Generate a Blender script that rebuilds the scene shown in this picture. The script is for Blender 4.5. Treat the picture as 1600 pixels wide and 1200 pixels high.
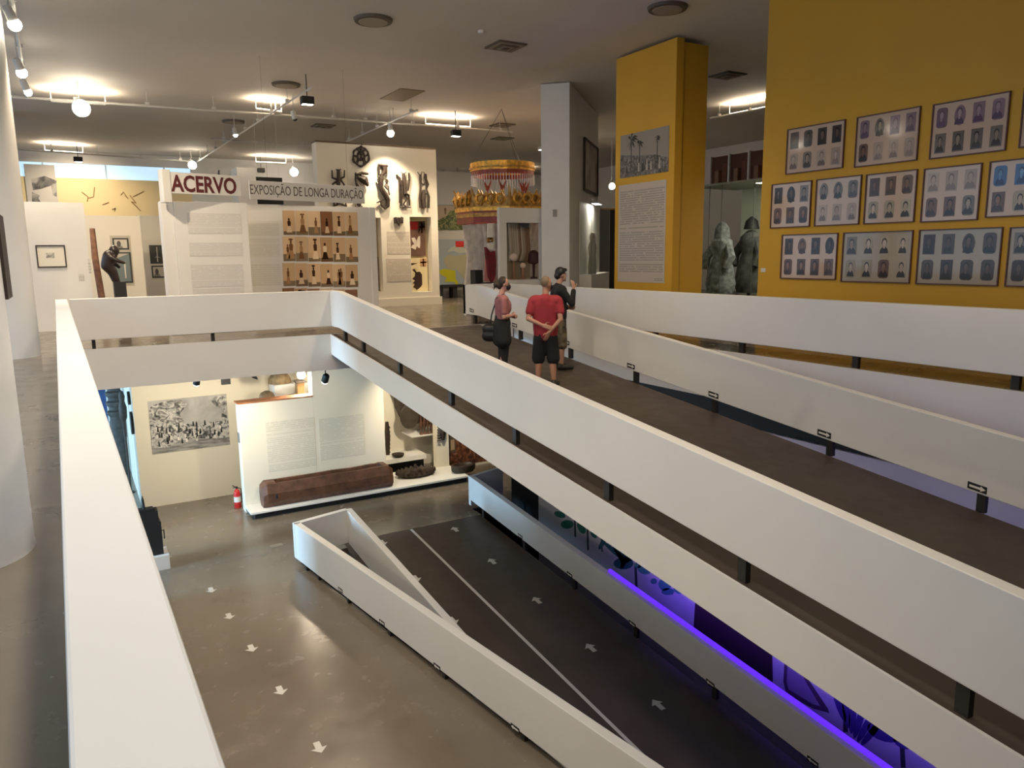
import bpy, bmesh, math, random
import numpy as np
from mathutils import Vector, Matrix
random.seed(7)
SC = bpy.context.scene
COL = SC.collection
for o in list(bpy.data.objects): bpy.data.objects.remove(o)

# ------------------------------------------------------------------ camera
F = 1180.0                      # focal length in pixels of the 1600x1200 frame
H = 4.65                        # upper floor level (lower floor = 0)
ZC = H + 1.564                  # camera height
_Y = np.array([-700.0, -192.0, F]); _Y /= np.linalg.norm(_Y)
_Z = -np.array([85.0, (F*F-700*85)/192.0, F]); _Z /= np.linalg.norm(_Z)
_X = np.cross(_Y, _Z)
if _X[0] < 0: _X = -_X
RM = np.stack([_X, _Y, _Z])     # world = RM @ camera vector (x right, y down, z forward)
cd = bpy.data.cameras.new('camera'); cam = bpy.data.objects.new('camera', cd); COL.objects.link(cam)
cd.sensor_fit = 'HORIZONTAL'; cd.sensor_width = 36.0; cd.lens = 36.0*F/1600.0; cd.clip_start = .05; cd.clip_end = 300
m = Matrix.Identity(4)
for i in range(3):
    m[i][0] = RM[i, 0]; m[i][1] = -RM[i, 1]; m[i][2] = -RM[i, 2]
m[0][3] = 0; m[1][3] = 0; m[2][3] = ZC
cam.matrix_world = m
SC.camera = cam

# ------------------------------------------------------------------ world, exposure
w = bpy.data.worlds.new('sky'); SC.world = w; w.use_nodes = True
bg = w.node_tree.nodes['Background']; bg.inputs[0].default_value = (.62, .78, 1, 1); bg.inputs[1].default_value = .5
vs = SC.view_settings
vs.view_transform = 'Standard'; vs.look = 'None'; vs.gamma = 1; vs.use_curve_mapping = False; vs.exposure = 0.0

def area(name, loc, direction, sx, sy, power, color):
    l = bpy.data.lights.new(name, 'AREA'); l.shape = 'RECTANGLE'; l.size = sx; l.size_y = sy
    l.energy = power; l.color = color
    o = bpy.data.objects.new(name, l); COL.objects.link(o); o.location = loc
    o.rotation_euler = Vector(direction).to_track_quat('-Z', 'Y').to_euler()
    return o
WARM = (1, .80, .56); COOL = (.60, .78, 1.0); NEUT = (1, .92, .81)
# daylight entering through the glazed side of the building (the windows built below)
area('daylight_upper', (-6.3, 13, H+2.6), (1, 0, -.12), 30, 4.6, 420, COOL)
area('daylight_beam', (-6.3, 15.5, 2.2), (1, 0, -.12), 1.2, 3.0, 1500, (.42, .72, 1.0))  # narrowed so the gap in the added wall gives the beam an edge
area('daylight_lower', (-6.3, 26, 2.1), (1, 0, -.10), 12, 3.4, 900, (.45, .75, 1.0))

# ------------------------------------------------------------------ helpers
def ray(x, y): return RM @ np.array([x-800.0, y-600.0, F])
def at_z(x, y, z):
    r = ray(x, y); t = (z-ZC)/r[2]; return (r[0]*t, r[1]*t, z)
class Pl:
    """vertical plane through plan point (x,y); d = unit plan direction (to the right seen from the front)"""
    def __init__(s, x, y, d=(1, 0)):
        n = math.hypot(*d); s.o = (x, y); s.d = (d[0]/n, d[1]/n); s.n = (s.d[1], -s.d[0])
    def uz(s, px, py):
        r = ray(px, py); t = (s.n[0]*s.o[0]+s.n[1]*s.o[1])/(s.n[0]*r[0]+s.n[1]*r[1])
        P = (r[0]*t, r[1]*t, ZC+r[2]*t)
        return ((P[0]-s.o[0])*s.d[0]+(P[1]-s.o[1])*s.d[1], P[2])
    def p(s, u, z, n=0):
        return (s.o[0]+s.d[0]*u+s.n[0]*n, s.o[1]+s.d[1]*u+s.n[1]*n, z)
    def rect(s, x0, y0, x1, y1):
        """pixel box -> u0,u1,z0,z1 on the plane"""
        xm, ym = (x0+x1)/2, (y0+y1)/2
        u0 = s.uz(x0, ym)[0]; u1 = s.uz(x1, ym)[0]; z1 = s.uz(xm, y0)[1]; z0 = s.uz(xm, y1)[1]
        return u0, u1, z0, z1
def yplane(y): return Pl(0, y, (1, 0))
def xplane(x): return Pl(x, 0, (0, -1))

MC = {}
def mat(name, col, rough=.6, metal=0.0, var=0.0, scale=4.0, bump=0.0, emit=0.0, spec=.5, alpha=1.0, trans=0.0, detail=3):
    if name in MC: return MC[name]
    M = bpy.data.materials.new(name); M.use_nodes = True; nt = M.node_tree; b = nt.nodes['Principled BSDF']
    c = (*col, 1) if len(col) == 3 else col
    b.inputs['Base Color'].default_value = c; b.inputs['Roughness'].default_value = rough; b.inputs['Metallic'].default_value = metal
    b.inputs['Specular IOR Level'].default_value = spec
    if trans: b.inputs['Transmission Weight'].default_value = trans; b.inputs['IOR'].default_value = 1.05
    if alpha < 1: b.inputs['Alpha'].default_value = alpha
    if emit: b.inputs['Emission Color'].default_value = c; b.inputs['Emission Strength'].default_value = emit
    if var or bump:
        tc = nt.nodes.new('ShaderNodeTexCoord'); nz = nt.nodes.new('ShaderNodeTexNoise')
        nz.inputs['Scale'].default_value = scale; nz.inputs['Detail'].default_value = detail
        nt.links.new(tc.outputs['Object'], nz.inputs['Vector'])
        if var:
            r = nt.nodes.new('ShaderNodeValToRGB')
            r.color_ramp.elements[0].position = .3; r.color_ramp.elements[1].position = .7
            r.color_ramp.elements[0].color = tuple(max(0, v*(1-var)) for v in c[:3])+(1,)
            r.color_ramp.elements[1].color = tuple(min(1, v*(1+var)) for v in c[:3])+(1,)
            nt.links.new(nz.outputs['Fac'], r.inputs['Fac']); nt.links.new(r.outputs['Color'], b.inputs['Base Color'])
        if bump:
            bp = nt.nodes.new('ShaderNodeBump'); bp.inputs['Strength'].default_value = bump; bp.inputs['Distance'].default_value = .02
            nt.links.new(nz.outputs['Fac'], bp.inputs['Height']); nt.links.new(bp.outputs['Normal'], b.inputs['Normal'])
    MC[name] = M; return M
def cm(r, g, b, rough=.6, **k):
    """plain paint / print colour from 0-255 sRGB"""
    f = lambda v: (v/255/12.92) if v <= 10 else ((v/255+.055)/1.055)**2.4
    return mat('paint_%d_%d_%d' % (r, g, b), (f(r), f(g), f(b)), rough, **k)

class MB:
    def __init__(s): s.v = []; s.f = []; s.m = []; s.mats = []
    def mi(s, M):
        if M not in s.mats: s.mats.append(M)
        return s.mats.index(M)
    def add(s, vs, fs, M):
        k = len(s.v); i = s.mi(M); s.v += [tuple(map(float, v)) for v in vs]
        for f in fs: s.f.append(tuple(k+j for j in f)); s.m.append(i)
    def box(s, x0, x1, y0, y1, z0, z1, M):
        s.hexa([(x0, y0, z0), (x1, y0, z0), (x1, y1, z0), (x0, y1, z0), (x0, y0, z1), (x1, y0, z1), (x1, y1, z1), (x0, y1, z1)], M)
    def hexa(s, v, M):
        s.add(v, [(0, 3, 2, 1), (4, 5, 6, 7), (0, 1, 5, 4), (1, 2, 6, 5), (2, 3, 7, 6), (3, 0, 4, 7)], M)
    def pbox(s, P, u0, u1, z0, z1, n0, n1, M):
        """box on plane P; n0 (back) < n1 (towards viewer)"""
        s.hexa([P.p(u0, z0, n1), P.p(u1, z0, n1), P.p(u1, z0, n0), P.p(u0, z0, n0), P.p(u0, z1, n1), P.p(u1, z1, n1), P.p(u1, z1, n0), P.p(u0, z1, n0)], M)
    def poly(s, P, pts, n0, n1, M):
        """extruded polygon on plane P, pts = (u,z)"""
        k = len(pts)
        ar = sum(pts[i][0]*pts[(i+1) % k][1]-pts[(i+1) % k][0]*pts[i][1] for i in range(k))
        if ar < 0: pts = pts[::-1]
        vs = [P.p(u, z, n1) for u, z in pts]+[P.p(u, z, n0) for u, z in pts]
        fs = [tuple(range(k)), tuple(range(2*k-1, k-1, -1))]+[(i, k+i, k+(i+1) % k, (i+1) % k) for i in range(k)]
        s.add(vs, fs, M)
    def ell(s, P, u, z, ru, rz, n0, n1, M, k=14, a0=0, a1=2*math.pi):
        s.poly(P, [(u+ru*math.cos(a0+(a1-a0)*i/k), z+rz*math.sin(a0+(a1-a0)*i/k)) for i in range(k if a1-a0 > 6 else k+1)], n0, n1, M)
    def hpoly(s, pts, z0, z1, M):
        k = len(pts)
        ar = sum(pts[i][0]*pts[(i+1) % k][1]-pts[(i+1) % k][0]*pts[i][1] for i in range(k))
        if ar < 0: pts = pts[::-1]
        f0 = z0 if callable(z0) else (lambda x, y: z0); f1 = z1 if callable(z1) else (lambda x, y: z1)
        vs = [(x, y, f1(x, y)) for x, y in pts]+[(x, y, f0(x, y)) for x, y in pts]
        fs = [tuple(range(k)), tuple(range(2*k-1, k-1, -1))]+[(i, k+i, k+(i+1) % k, (i+1) % k) for i in range(k)]
        s.add(vs, fs, M)
    def tube(s, pts, r, M, k=8, cap=True):
        pts = [Vector(p) for p in pts]; n = len(pts)
        rs = r if isinstance(r, (list, tuple)) else [r]*n
        vs = []; up = None
        for i, p in enumerate(pts):
            t = (pts[min(i+1, n-1)]-pts[max(i-1, 0)])
            t = t.normalized() if t.length > 1e-9 else Vector((0, 0, 1))
            if up is None:
                up = Vector((0, 0, 1)) if abs(t.z) < .9 else Vector((1, 0, 0))
            a = t.cross(up)
            if a.length < 1e-6: a = t.orthogonal()
            a.normalize(); b = a.cross(t).normalized(); up = b
            for j in range(k):
                q = 2*math.pi*j/k; vs.append(p+(a*math.cos(q)+b*math.sin(q))*rs[i])
        fs = [(i*k+j, i*k+(j+1) % k, (i+1)*k+(j+1) % k, (i+1)*k+j) for i in range(n-1) for j in range(k)]
        if cap: fs += [tuple(range(k-1, -1, -1)), tuple((n-1)*k+j for j in range(k))]
        s.add(vs, fs, M)
    def lathe(s, c, prof, M, k=24, sx=1, sy=1):
        """profile [(r,z)] about the vertical axis through c"""
        vs = []; n = len(prof)
        for r, z in prof:
            for j in range(k):
                q = 2*math.pi*j/k; vs.append((c[0]+r*sx*math.cos(q), c[1]+r*sy*math.sin(q), c[2]+z))
        fs = [(i*k+j, i*k+(j+1) % k, (i+1)*k+(j+1) % k, (i+1)*k+j) for i in range(n-1) for j in range(k)]
        fs += [tuple(range(k-1, -1, -1)), tuple((n-1)*k+j for j in range(k))]
        s.add(vs, fs, M)
    def sphere(s, c, r, M, k=14, n=9):
        rx, ry, rz = r if isinstance(r, (tuple, list)) else (r, r, r)
        vs = [(c[0], c[1], c[2]-rz)]
        for i in range(1, n):
            a = math.pi*i/n-math.pi/2
            for j in range(k):
                q = 2*math.pi*j/k; vs.append((c[0]+rx*math.cos(a)*math.cos(q), c[1]+ry*math.cos(a)*math.sin(q), c[2]+rz*math.sin(a)))
        vs.append((c[0], c[1], c[2]+rz)); T = len(vs)-1
        fs = [(0, 1+(j+1) % k, 1+j) for j in range(k)]
        fs += [(1+i*k+j, 1+i*k+(j+1) % k, 1+(i+1)*k+(j+1) % k, 1+(i+1)*k+j) for i in range(n-2) for j in range(k)]
        b = 1+(n-2)*k; fs += [(T, b+j, b+(j+1) % k) for j in range(k)]
        s.add(vs, fs, M)
    def mesh(s, name, smooth=False):
        me = bpy.data.meshes.new(name); me.from_pydata(s.v, [], s.f)
        for M in s.mats: me.materials.append(M)
        me.polygons.foreach_set('material_index', s.m)
        if smooth: me.polygons.foreach_set('use_smooth', [True]*len(s.f))
        me.update(); return me
    def build(s, name, parent=None, smooth=False, bevel=0):
        o = bpy.data.objects.new(name, s.mesh(name, smooth)); COL.objects.link(o)
        if parent: attach(o, parent)
        else: W[o] = Vector((0, 0, 0))
        if bevel:
            b = o.modifiers.new('bevel', 'BEVEL'); b.width = bevel; b.segments = 2; b.limit_method = 'ANGLE'
        if smooth and not bevel:
            try: o.data.set_sharp_from_angle(angle=math.radians(40))
            except Exception: pass
        return o
W = {}
def attach(o, parent, world=(0, 0, 0)):
    o.parent = parent; o.location = Vector(world)-W[parent]; W[o] = Vector(world)
def tag(o, label=None, cat=None, group=None, kind=None):
    if label: o['label'] = label
    if cat: o['category'] = cat
    if group: o['group'] = group
    if kind: o['kind'] = kind
    return o
def thing(name, loc, label, cat, group=None):
    o = bpy.data.objects.new(name, None); COL.objects.link(o); o.location = loc; o.empty_display_size = .1; W[o] = Vector(loc)
    return tag(o, label, cat, group)
def struct(mb, name, label=None, cat=None, parent=None, bevel=0, smooth=False):
    o = mb.build(name, parent, smooth, bevel)
    if not parent: tag(o, label, cat, kind='structure')
    return o
def inst(me, name, parent, world, rotz=0, scale=None):
    o = bpy.data.objects.new(name, me); COL.objects.link(o)
    if parent: attach(o, parent, world)
    else: o.location = world; W[o] = Vector(world)
    o.rotation_euler = (0, 0, rotz)
    if scale: o.scale = scale
    return o
def text_mesh(txt, size, M, P, u, z, n, depth=.004, bold=.0, align='LEFT', width=None):
    """lettering as a real mesh standing on plane P"""
    cu = bpy.data.curves.new('lettering', 'FONT'); cu.body = txt; cu.size = size; cu.extrude = depth/2; cu.offset = bold; cu.align_x = align
    cu.resolution_u = 3
    o = bpy.data.objects.new('lettering', cu); COL.objects.link(o)
    dg = bpy.context.evaluated_depsgraph_get(); dg.update()
    me = bpy.data.meshes.new_from_object(o.evaluated_get(dg)); bpy.data.objects.remove(o); bpy.data.curves.remove(cu)
    xs = [v.co.x for v in me.vertices]; sx = (width/(max(xs)-min(xs))) if width else 1; x0 = min(xs)
    for v in me.vertices:
        a, b, c = v.co; v.co = P.p(u+(a-x0)*sx, z+b, n+c)
    me.materials.clear(); me.materials.append(M); me.update()
    return me
def link_mesh(me, name, parent=None):
    o = bpy.data.objects.new(name, me); COL.objects.link(o)
    if parent: attach(o, parent)
    else: W[o] = Vector((0, 0, 0))
    return o
def remeshed(mb, name, vox, smooth=4, parent=None):
    """fuse overlapping solids into one continuous skin"""
    t = mb.build('tmp_' + name)
    r = t.modifiers.new('r', 'REMESH'); r.mode = 'VOXEL'; r.voxel_size = vox; r.use_smooth_shade = True
    s = t.modifiers.new('s', 'SMOOTH'); s.factor = .5; s.iterations = smooth
    dg = bpy.context.evaluated_depsgraph_get(); dg.update()
    me = bpy.data.meshes.new_from_object(t.evaluated_get(dg)); me.name = name
    M = t.data.materials[0]; bpy.data.objects.remove(t)
    me.materials.clear(); me.materials.append(M)
    me.polygons.foreach_set('use_smooth', [True]*len(me.polygons)); me.polygons.foreach_set('material_index', [0]*len(me.polygons)); me.update()
    return link_mesh(me, name, parent)

# ------------------------------------------------------------------ materials
WALL = mat('white_paint', (.74, .72, .69), .55, var=.03, scale=1.3)
PARA = mat('parapet_paint', (.72, .71, .69), .5, var=.025, scale=1.1)
CEIL = mat('ceiling_plaster', (.60, .56, .51), .75, var=.05, scale=.35)
YELL = mat('yellow_paint', (.66, .36, .025), .6, var=.04, scale=.8)
TAN = mat('tan_wall', (.80, .66, .38), .7, var=.04, scale=.6)
STEEL = mat('dark_steel', (.018, .015, .012), .5)
BLACK = mat('matt_black', (.012, .012, .013), .6)
WOODD = mat('dark_carved_wood', (.030, .017, .010), .6, var=.4, scale=14, bump=.3)
WOODR = mat('red_brown_wood', (.105, .046, .026), .55, var=.4, scale=5, bump=.25)
WOODO = mat('brown_wood_trim', (.30, .12, .05), .5, var=.2, scale=6)
GLASS = mat('clear_glass', (.93, .97, .95), .03, trans=1.0, spec=.5)
GOLD = mat('gilded_wood', (.70, .38, .06), .35, metal=.6, var=.4, scale=9)
GOLDD = mat('old_gold', (.38, .21, .05), .4, metal=.5, var=.4, scale=10)
REDW = mat('dark_red_lacquer', (.26, .035, .02), .4, var=.2, scale=6)
def concrete(name, c0, c1, r0, r1, scale):
    M = bpy.data.materials.new(name); M.use_nodes = True; nt = M.node_tree; b = nt.nodes['Principled BSDF']
    tc = nt.nodes.new('ShaderNodeTexCoord'); a = nt.nodes.new('ShaderNodeTexNoise'); a.inputs['Scale'].default_value = scale; a.inputs['Detail'].default_value = 6
    a.inputs['Roughness'].default_value = .65
    f = nt.nodes.new('ShaderNodeTexNoise'); f.inputs['Scale'].default_value = scale*4; f.inputs['Detail'].default_value = 8
    nt.links.new(tc.outputs['Object'], a.inputs['Vector']); nt.links.new(tc.outputs['Object'], f.inputs['Vector'])
    r = nt.nodes.new('ShaderNodeValToRGB'); r.color_ramp.elements[0].color = (*c0, 1); r.color_ramp.elements[1].color = (*c1, 1)
    r.color_ramp.elements[0].position = .32; r.color_ramp.elements[1].position = .7
    nt.links.new(a.outputs['Fac'], r.inputs['Fac']); nt.links.new(r.outputs['Color'], b.inputs['Base Color'])
    q = nt.nodes.new('ShaderNodeMapRange'); q.inputs[1].default_value = .3; q.inputs[2].default_value = .7; q.inputs[3].default_value = r0; q.inputs[4].default_value = r1
    nt.links.new(f.outputs['Fac'], q.inputs[0]); nt.links.new(q.outputs[0], b.inputs['Roughness'])
    bp = nt.nodes.new('ShaderNodeBump'); bp.inputs['Strength'].default_value = .06; bp.inputs['Distance'].default_value = .02
    nt.links.new(a.outputs['Fac'], bp.inputs['Height']); nt.links.new(bp.outputs['Normal'], b.inputs['Normal'])
    MC[name] = M; return M
FLOOR = concrete('polished_concrete', (.155, .126, .094), (.19, .156, .118), .17, .30, .7)
RAMPF = concrete('ramp_rubber_floor', (.050, .036, .026), (.075, .056, .042), .45, .6, 1.4)
def text_mat(name, bgc, ink, lines, words, margin=.06, seed=0.0):
    """block of small print: rows of broken ink lines, in the panel's own 0..1 box coordinates"""
    M = bpy.data.materials.new(name); M.use_nodes = True; nt = M.node_tree; b = nt.nodes['Principled BSDF']; b.inputs['Roughness'].default_value = .5
    tc = nt.nodes.new('ShaderNodeTexCoord'); sp = nt.nodes.new('ShaderNodeSeparateXYZ'); nt.links.new(tc.outputs['Generated'], sp.inputs[0])
    def mth(op, x, y=None):
        n = nt.nodes.new('ShaderNodeMath'); n.operation = op
        for i, q in enumerate((x, y)):
            if q is None: continue
            if isinstance(q, (int, float)): n.inputs[i].default_value = q
            else: nt.links.new(q, n.inputs[i])
        return n.outputs[0]
    hx = mth('ADD', sp.outputs[0], sp.outputs[1])
    row = mth('MULTIPLY', sp.outputs[2], lines); fr = mth('FRACT', row); rid = mth('FLOOR', row)
    cmb = nt.nodes.new('ShaderNodeCombineXYZ')
    nt.links.new(mth('MULTIPLY', hx, words), cmb.inputs[0]); nt.links.new(mth('ADD', mth('MULTIPLY', rid, 7.31), seed), cmb.inputs[1])
    nz = nt.nodes.new('ShaderNodeTexNoise'); nz.inputs['Scale'].default_value = 1.0; nz.inputs['Detail'].default_value = 2; nt.links.new(cmb.outputs[0], nz.inputs['Vector'])
    wn = nt.nodes.new('ShaderNodeTexWhiteNoise'); wn.noise_dimensions = '1D'; nt.links.new(mth('ADD', rid, seed), wn.inputs['W'])
    on = mth('MULTIPLY', mth('LESS_THAN', fr, .52), mth('GREATER_THAN', nz.outputs['Fac'], .40))
    on = mth('MULTIPLY', on, mth('GREATER_THAN', wn.outputs['Value'], .10))
    mx = nt.nodes.new('ShaderNodeMixRGB'); mx.inputs[1].default_value = (*bgc, 1); mx.inputs[2].default_value = (*ink, 1); nt.links.new(on, mx.inputs[0])
    nt.links.new(mx.outputs[0], b.inputs['Base Color']); MC[name] = M; return M
def print_mat(name, stops, scale, dist=1.0, stretch=(1, 1, 1), detail=6, rough=.45):
    """monochrome picture print made of layered noise"""
    M = bpy.data.materials.new(name); M.use_nodes = True; nt = M.node_tree; b = nt.nodes['Principled BSDF']; b.inputs['Roughness'].default_value = rough
    tc = nt.nodes.new('ShaderNodeTexCoord'); mp = nt.nodes.new('ShaderNodeMapping'); mp.inputs['Scale'].default_value = stretch
    nz = nt.nodes.new('ShaderNodeTexNoise'); nz.inputs['Scale'].default_value = scale; nz.inputs['Detail'].default_value = detail; nz.inputs['Distortion'].default_value = dist
    r = nt.nodes.new('ShaderNodeValToRGB'); r.color_ramp.elements.remove(r.color_ramp.elements[1])
    for i, (p, c) in enumerate(stops):
        e = r.color_ramp.elements[0] if i == 0 else r.color_ramp.elements.new(p)
        e.position = p; e.color = (*c, 1)
    nt.links.new(tc.outputs['Object'], mp.inputs[0]); nt.links.new(mp.outputs[0], nz.inputs['Vector']); nt.links.new(nz.outputs['Fac'], r.inputs['Fac'])
    nt.links.new(r.outputs['Color'], b.inputs['Base Color']); MC[name] = M; return M
# ------------------------------------------------------------------ setting: slabs, ramps, parapets
ZT = H+5.9                      # ceiling
XL, XR = 4.67, 8.15             # upper ramp: outer face of left wall, inner face of right wall
XV = 9.10                       # edge of the right-hand upper slab
YB = 15.48                      # back edge of the void
PT, PB = H+.90, H+.165           # parapet top and underside
SL = .1055                      # ramp slope
SLL = .086
X0, X1, Y0, Y1 = -7.0, 24.0, -7.0, 36.0
def rz(y): return H-SL*max(0, YB-y)              # upper ramp surface
def lz(y): return -SLL*max(0, 15.6-y)            # lower ramp surface

mb = MB()                                        # upper floor slab with the void cut out of it
mb.hpoly([(X0, Y0), (.0, Y0), (-.05, YB), (X0, YB)], H-.75, H, FLOOR)
mb.hpoly([(X0, YB), (X1, YB+0), (X1, Y1), (X0, Y1)], H-.75, H, FLOOR)
mb.hpoly([(XV, Y0), (X1, Y0), (X1, YB), (XV, YB)], H-.75, H, FLOOR)
fl = struct(mb, 'floor_upper', 'polished grey concrete upper gallery floor around the stair void', 'floor')
mb = MB()                                        # white fascias (slab edges)
mb.box(-.045, XR+.9, YB-.03, YB-.002, H-.75, H-.001, PARA)
mb.box(XV-.03, XV-.002, Y0, YB-.03, H-.80, H-.001, PARA)
mb.hexa([(.002, Y0, H-.75), (.03, Y0, H-.75), (-.02, YB-.03, H-.75), (-.048, YB-.03, H-.75), (.002, Y0, H), (.03, Y0, H), (-.02, YB-.03, H), (-.048, YB-.03, H)], PARA)
struct(mb, 'trim_1', 'white slab edge band around the opening of the upper floor', 'slab edge')

mb = MB(); mb.box(X0, X1, Y0, Y1, ZT, ZT+.2, CEIL); struct(mb, 'ceiling', 'dull plaster ceiling over the upper gallery', 'ceiling')
LX = lambda y: 3.53+(15.0-y)*.134               # plan line of the level guard beside the lower ramp
mb = MB()
mb.hpoly([(X0, Y0), (LX(Y0)+.1, Y0), (LX(15.0)+.1, 15.0), (4.72, 15.3), (4.72, 15.62), (X0, 15.62)], -.3, 0, FLOOR)
mb.hpoly([(X0, 15.62), (8.2, 15.62), (8.2, 16.15), (X0, 16.15)], -.3, 0, FLOOR)
mb.box(X0, X1, 16.15, Y1, -.3, 0, FLOOR)
mb.box(9.4, X1, Y0, 16.15, -.3, 0, FLOOR)
struct(mb, 'floor', 'polished grey concrete floor of the lower gallery', 'floor')
mb = MB(); mb.box(X0, X1, Y0, Y1, -4.6, -4.5, BLACK); struct(mb, 'floor_basement', 'dark basement floor under the ramps', 'floor')
# enclosing walls
mb = MB(); mb.box(X1, X1+.2, Y0, Y1, -4.5, ZT, WALL); struct(mb, 'wall_right', 'far white end wall of the gallery', 'wall')
mb = MB(); mb.box(X0, X1, Y0-.2, Y0, -4.5, ZT, WALL); struct(mb, 'wall_front', 'white wall behind the viewer', 'wall')
_P = yplane(Y1); zw0, zw1 = _P.uz(170, 280)[1], _P.uz(170, 258)[1]; xt = _P.uz(300, 300)[0]
mb = MB()
mb.box(X0, X1, Y1, Y1+.2, -4.5, H, WALL); mb.box(X0, xt, Y1, Y1+.2, H, zw0, TAN); mb.box(X0, xt, Y1, Y1+.2, zw1, ZT, WALL); mb.box(xt, X1, Y1, Y1+.2, H, ZT, WALL)
struct(mb, 'wall_back', 'far back wall with tan lower part', 'wall')
mb = MB(); mb.box(X0, xt, Y1+.06, Y1+.1, zw0, zw1, mat('bright_daylight_pane', (.55, .80, 1.0), .4, emit=.75)); o = struct(mb, 'window_9', 'long bright blue daylight strip above the tan wall', 'window')
mb = MB()
for i in range(7): mb.box(X0+i*2.2, X0+i*2.2+.06, Y1+.0, Y1+.055, zw0, zw1, mat('pale_mullion', (.6, .7, .8), .5))
mb.build('window_frame', o)
mb = MB()
for z0, z1 in ((-4.5, .3), (3.9, H+.3), (H+5.2, ZT)): mb.box(X0-.2, X0, Y0, Y1, z0, z1, WALL)
struct(mb, 'wall_left', 'glazed side wall of the building', 'wall')
k = 0
for z0, z1 in ((.3, 3.9), (H+.3, H+5.2)):
    for i in range(4):
        a = Y0+i*(Y1-Y0)/4; b = a+(Y1-Y0)/4; k += 1
        mb = MB()
        for j in range(5):
            y = a+(b-a)*j/4; mb.box(X0-.12, X0, y-.05, y+.05, z0, z1, STEEL)
        mb.box(X0-.12, X0, a, b, z0, z0+.08, STEEL); mb.box(X0-.12, X0, a, b, z1-.08, z1, STEEL)
        o = struct(mb, 'window_%d' % k, 'tall glazed bay of the side wall', 'window')
        for j in range(4):
            y = a+(b-a)*j/4; g = MB(); g.box(X0-.08, X0-.06, y+.05, y+(b-a)/4-.05, z0+.08, z1-.08, GLASS); g.build('pane', o)

# upper ramp
mb = MB()
mb.hexa([(XL, Y0, rz(Y0)-.42), (XR+.02, Y0, rz(Y0)-.42), (XR+.02, YB, H-.42), (XL, YB, H-.42), (XL, Y0, rz(Y0)), (XR+.02, Y0, rz(Y0)), (XR+.02, YB, H), (XL, YB, H)], RAMPF)
up = struct(mb, 'floor_ramp_upper', 'dark rubber floor of the ramp coming down from the upper gallery', 'ramp')
mb = MB(); e = .03
mb.hexa([(XL-e, Y0, rz(Y0)-.42), (XL-.001, Y0, rz(Y0)-.42), (XL-.001, YB-.03, rz(YB-.03)-.42), (XL-e, YB-.03, rz(YB-.03)-.42), (XL-e, Y0, rz(Y0)), (XL-.001, Y0, rz(Y0)), (XL-.001, YB-.03, rz(YB-.03)), (XL-e, YB-.03, rz(YB-.03))], PARA)
struct(mb, 'trim_2', 'white edge beam along the side of the upper ramp', 'slab edge')

def para(name, label, runs, bevel=.008):
    """parapet: runs of (p,q,thickness side vector, zb0,zt0,zb1,zt1)"""
    mb = MB()
    for p, q, s, a, b, c, d in runs:
        mb.hexa([(p[0], p[1], a), (q[0], q[1], c), (q[0]+s[0], q[1]+s[1], c), (p[0]+s[0], p[1]+s[1], a), (p[0], p[1], b), (q[0], q[1], d), (q[0]+s[0], q[1]+s[1], d), (p[0]+s[0], p[1]+s[1], b)], PARA)
    return struct(mb, name, label, 'parapet', bevel=bevel)
PW = .15
p_left = para('wall_parapet_left', 'long bright white parapet along the left side of the void', [((-.05, .2), (-.20, YB+.1), (.18, 0), PB, PT, PB, PT)])
p_back = para('wall_parapet_back', 'white parapet across the far end of the void', [((.02, YB-.05), (XL, YB-.05), (0, PW), PB, PT, PB, PT)])
yb = 14.95
tl = lambda y: rz(y)+.955 if y < yb else PT
p_ul = para('wall_ramp_left', 'long sloping white parapet on the void side of the upper ramp',
    [((XL, YB+.1), (XL, yb), (.13, 0), PB, PT, PB, PT), ((XL, yb), (XL, Y0), (.13, 0), PB, PT, PB-SL*(yb-Y0), PT-SL*(yb-Y0))])
yr = 15.5
p_ur = para('wall_ramp_right', 'sloping white parapet on the far side of the upper ramp', [((XR, 16.25), (XR, yr), (.12, 0), PB+.04, PT, PB+.04, PT), ((XR, yr), (XR, Y0), (.12, 0), PB+.04, PT, PB+.04-SL*(yr-Y0), PT-SL*(yr-Y0)), ((XR, 16.13), (XV, 16.13), (0, .12), PB, PT, PB, PT)])
p_lv = para('wall_parapet_right', 'level white parapet in front of the yellow wall', [((XV, Y0), (XV, 16.55), (.15, 0), PB, PT, PB, PT)])
# lower ramp
XI, XK = 4.73, 8.10
mb = MB()
mb.hexa([(4.72, Y0, lz(Y0)-.3), (8.16, Y0, lz(Y0)-.3), (8.16, 15.6, -.3), (4.72, 15.6, -.3), (4.72, Y0, lz(Y0)), (8.16, Y0, lz(Y0)), (8.16, 15.6, 0), (4.72, 15.6, 0)], RAMPF)
struct(mb, 'floor_ramp_lower', 'dark floor of the ramp going down from the lower gallery', 'ramp')
LT, LB = .875, .135
p_lo = para('wall_guard_lower', 'level white guard wall standing on short posts beside the lower ramp', [((LX(15.0), 15.0), (LX(-1), -1), (.14, 0), LB, LT, LB, LT), ((LX(15.0), 14.93), (4.75, 15.23), (0, .14), LB, LT, LB, LT)])
p_li = para('wall_ramp_lower_left', 'white inner wall going down along the lower ramp', [((XI, 15.3), (XI, 4), (.13, 0), LB, LT, LB-SLL*11.3, LT-SLL*11.3)])
SR = .0915
p_lr = para('wall_ramp_lower_right', 'white sloping wall on the far side of the lower ramp with blue light on its end',
    [((XK, 16.0), (XK, Y0), (.14, 0), LB+.145, LT, LB+.145-.0872*23, LT-SR*23), ((XK, 15.98), (9.2, 16.3), (0, .12), LB, LT, LB, LT)])
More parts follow.
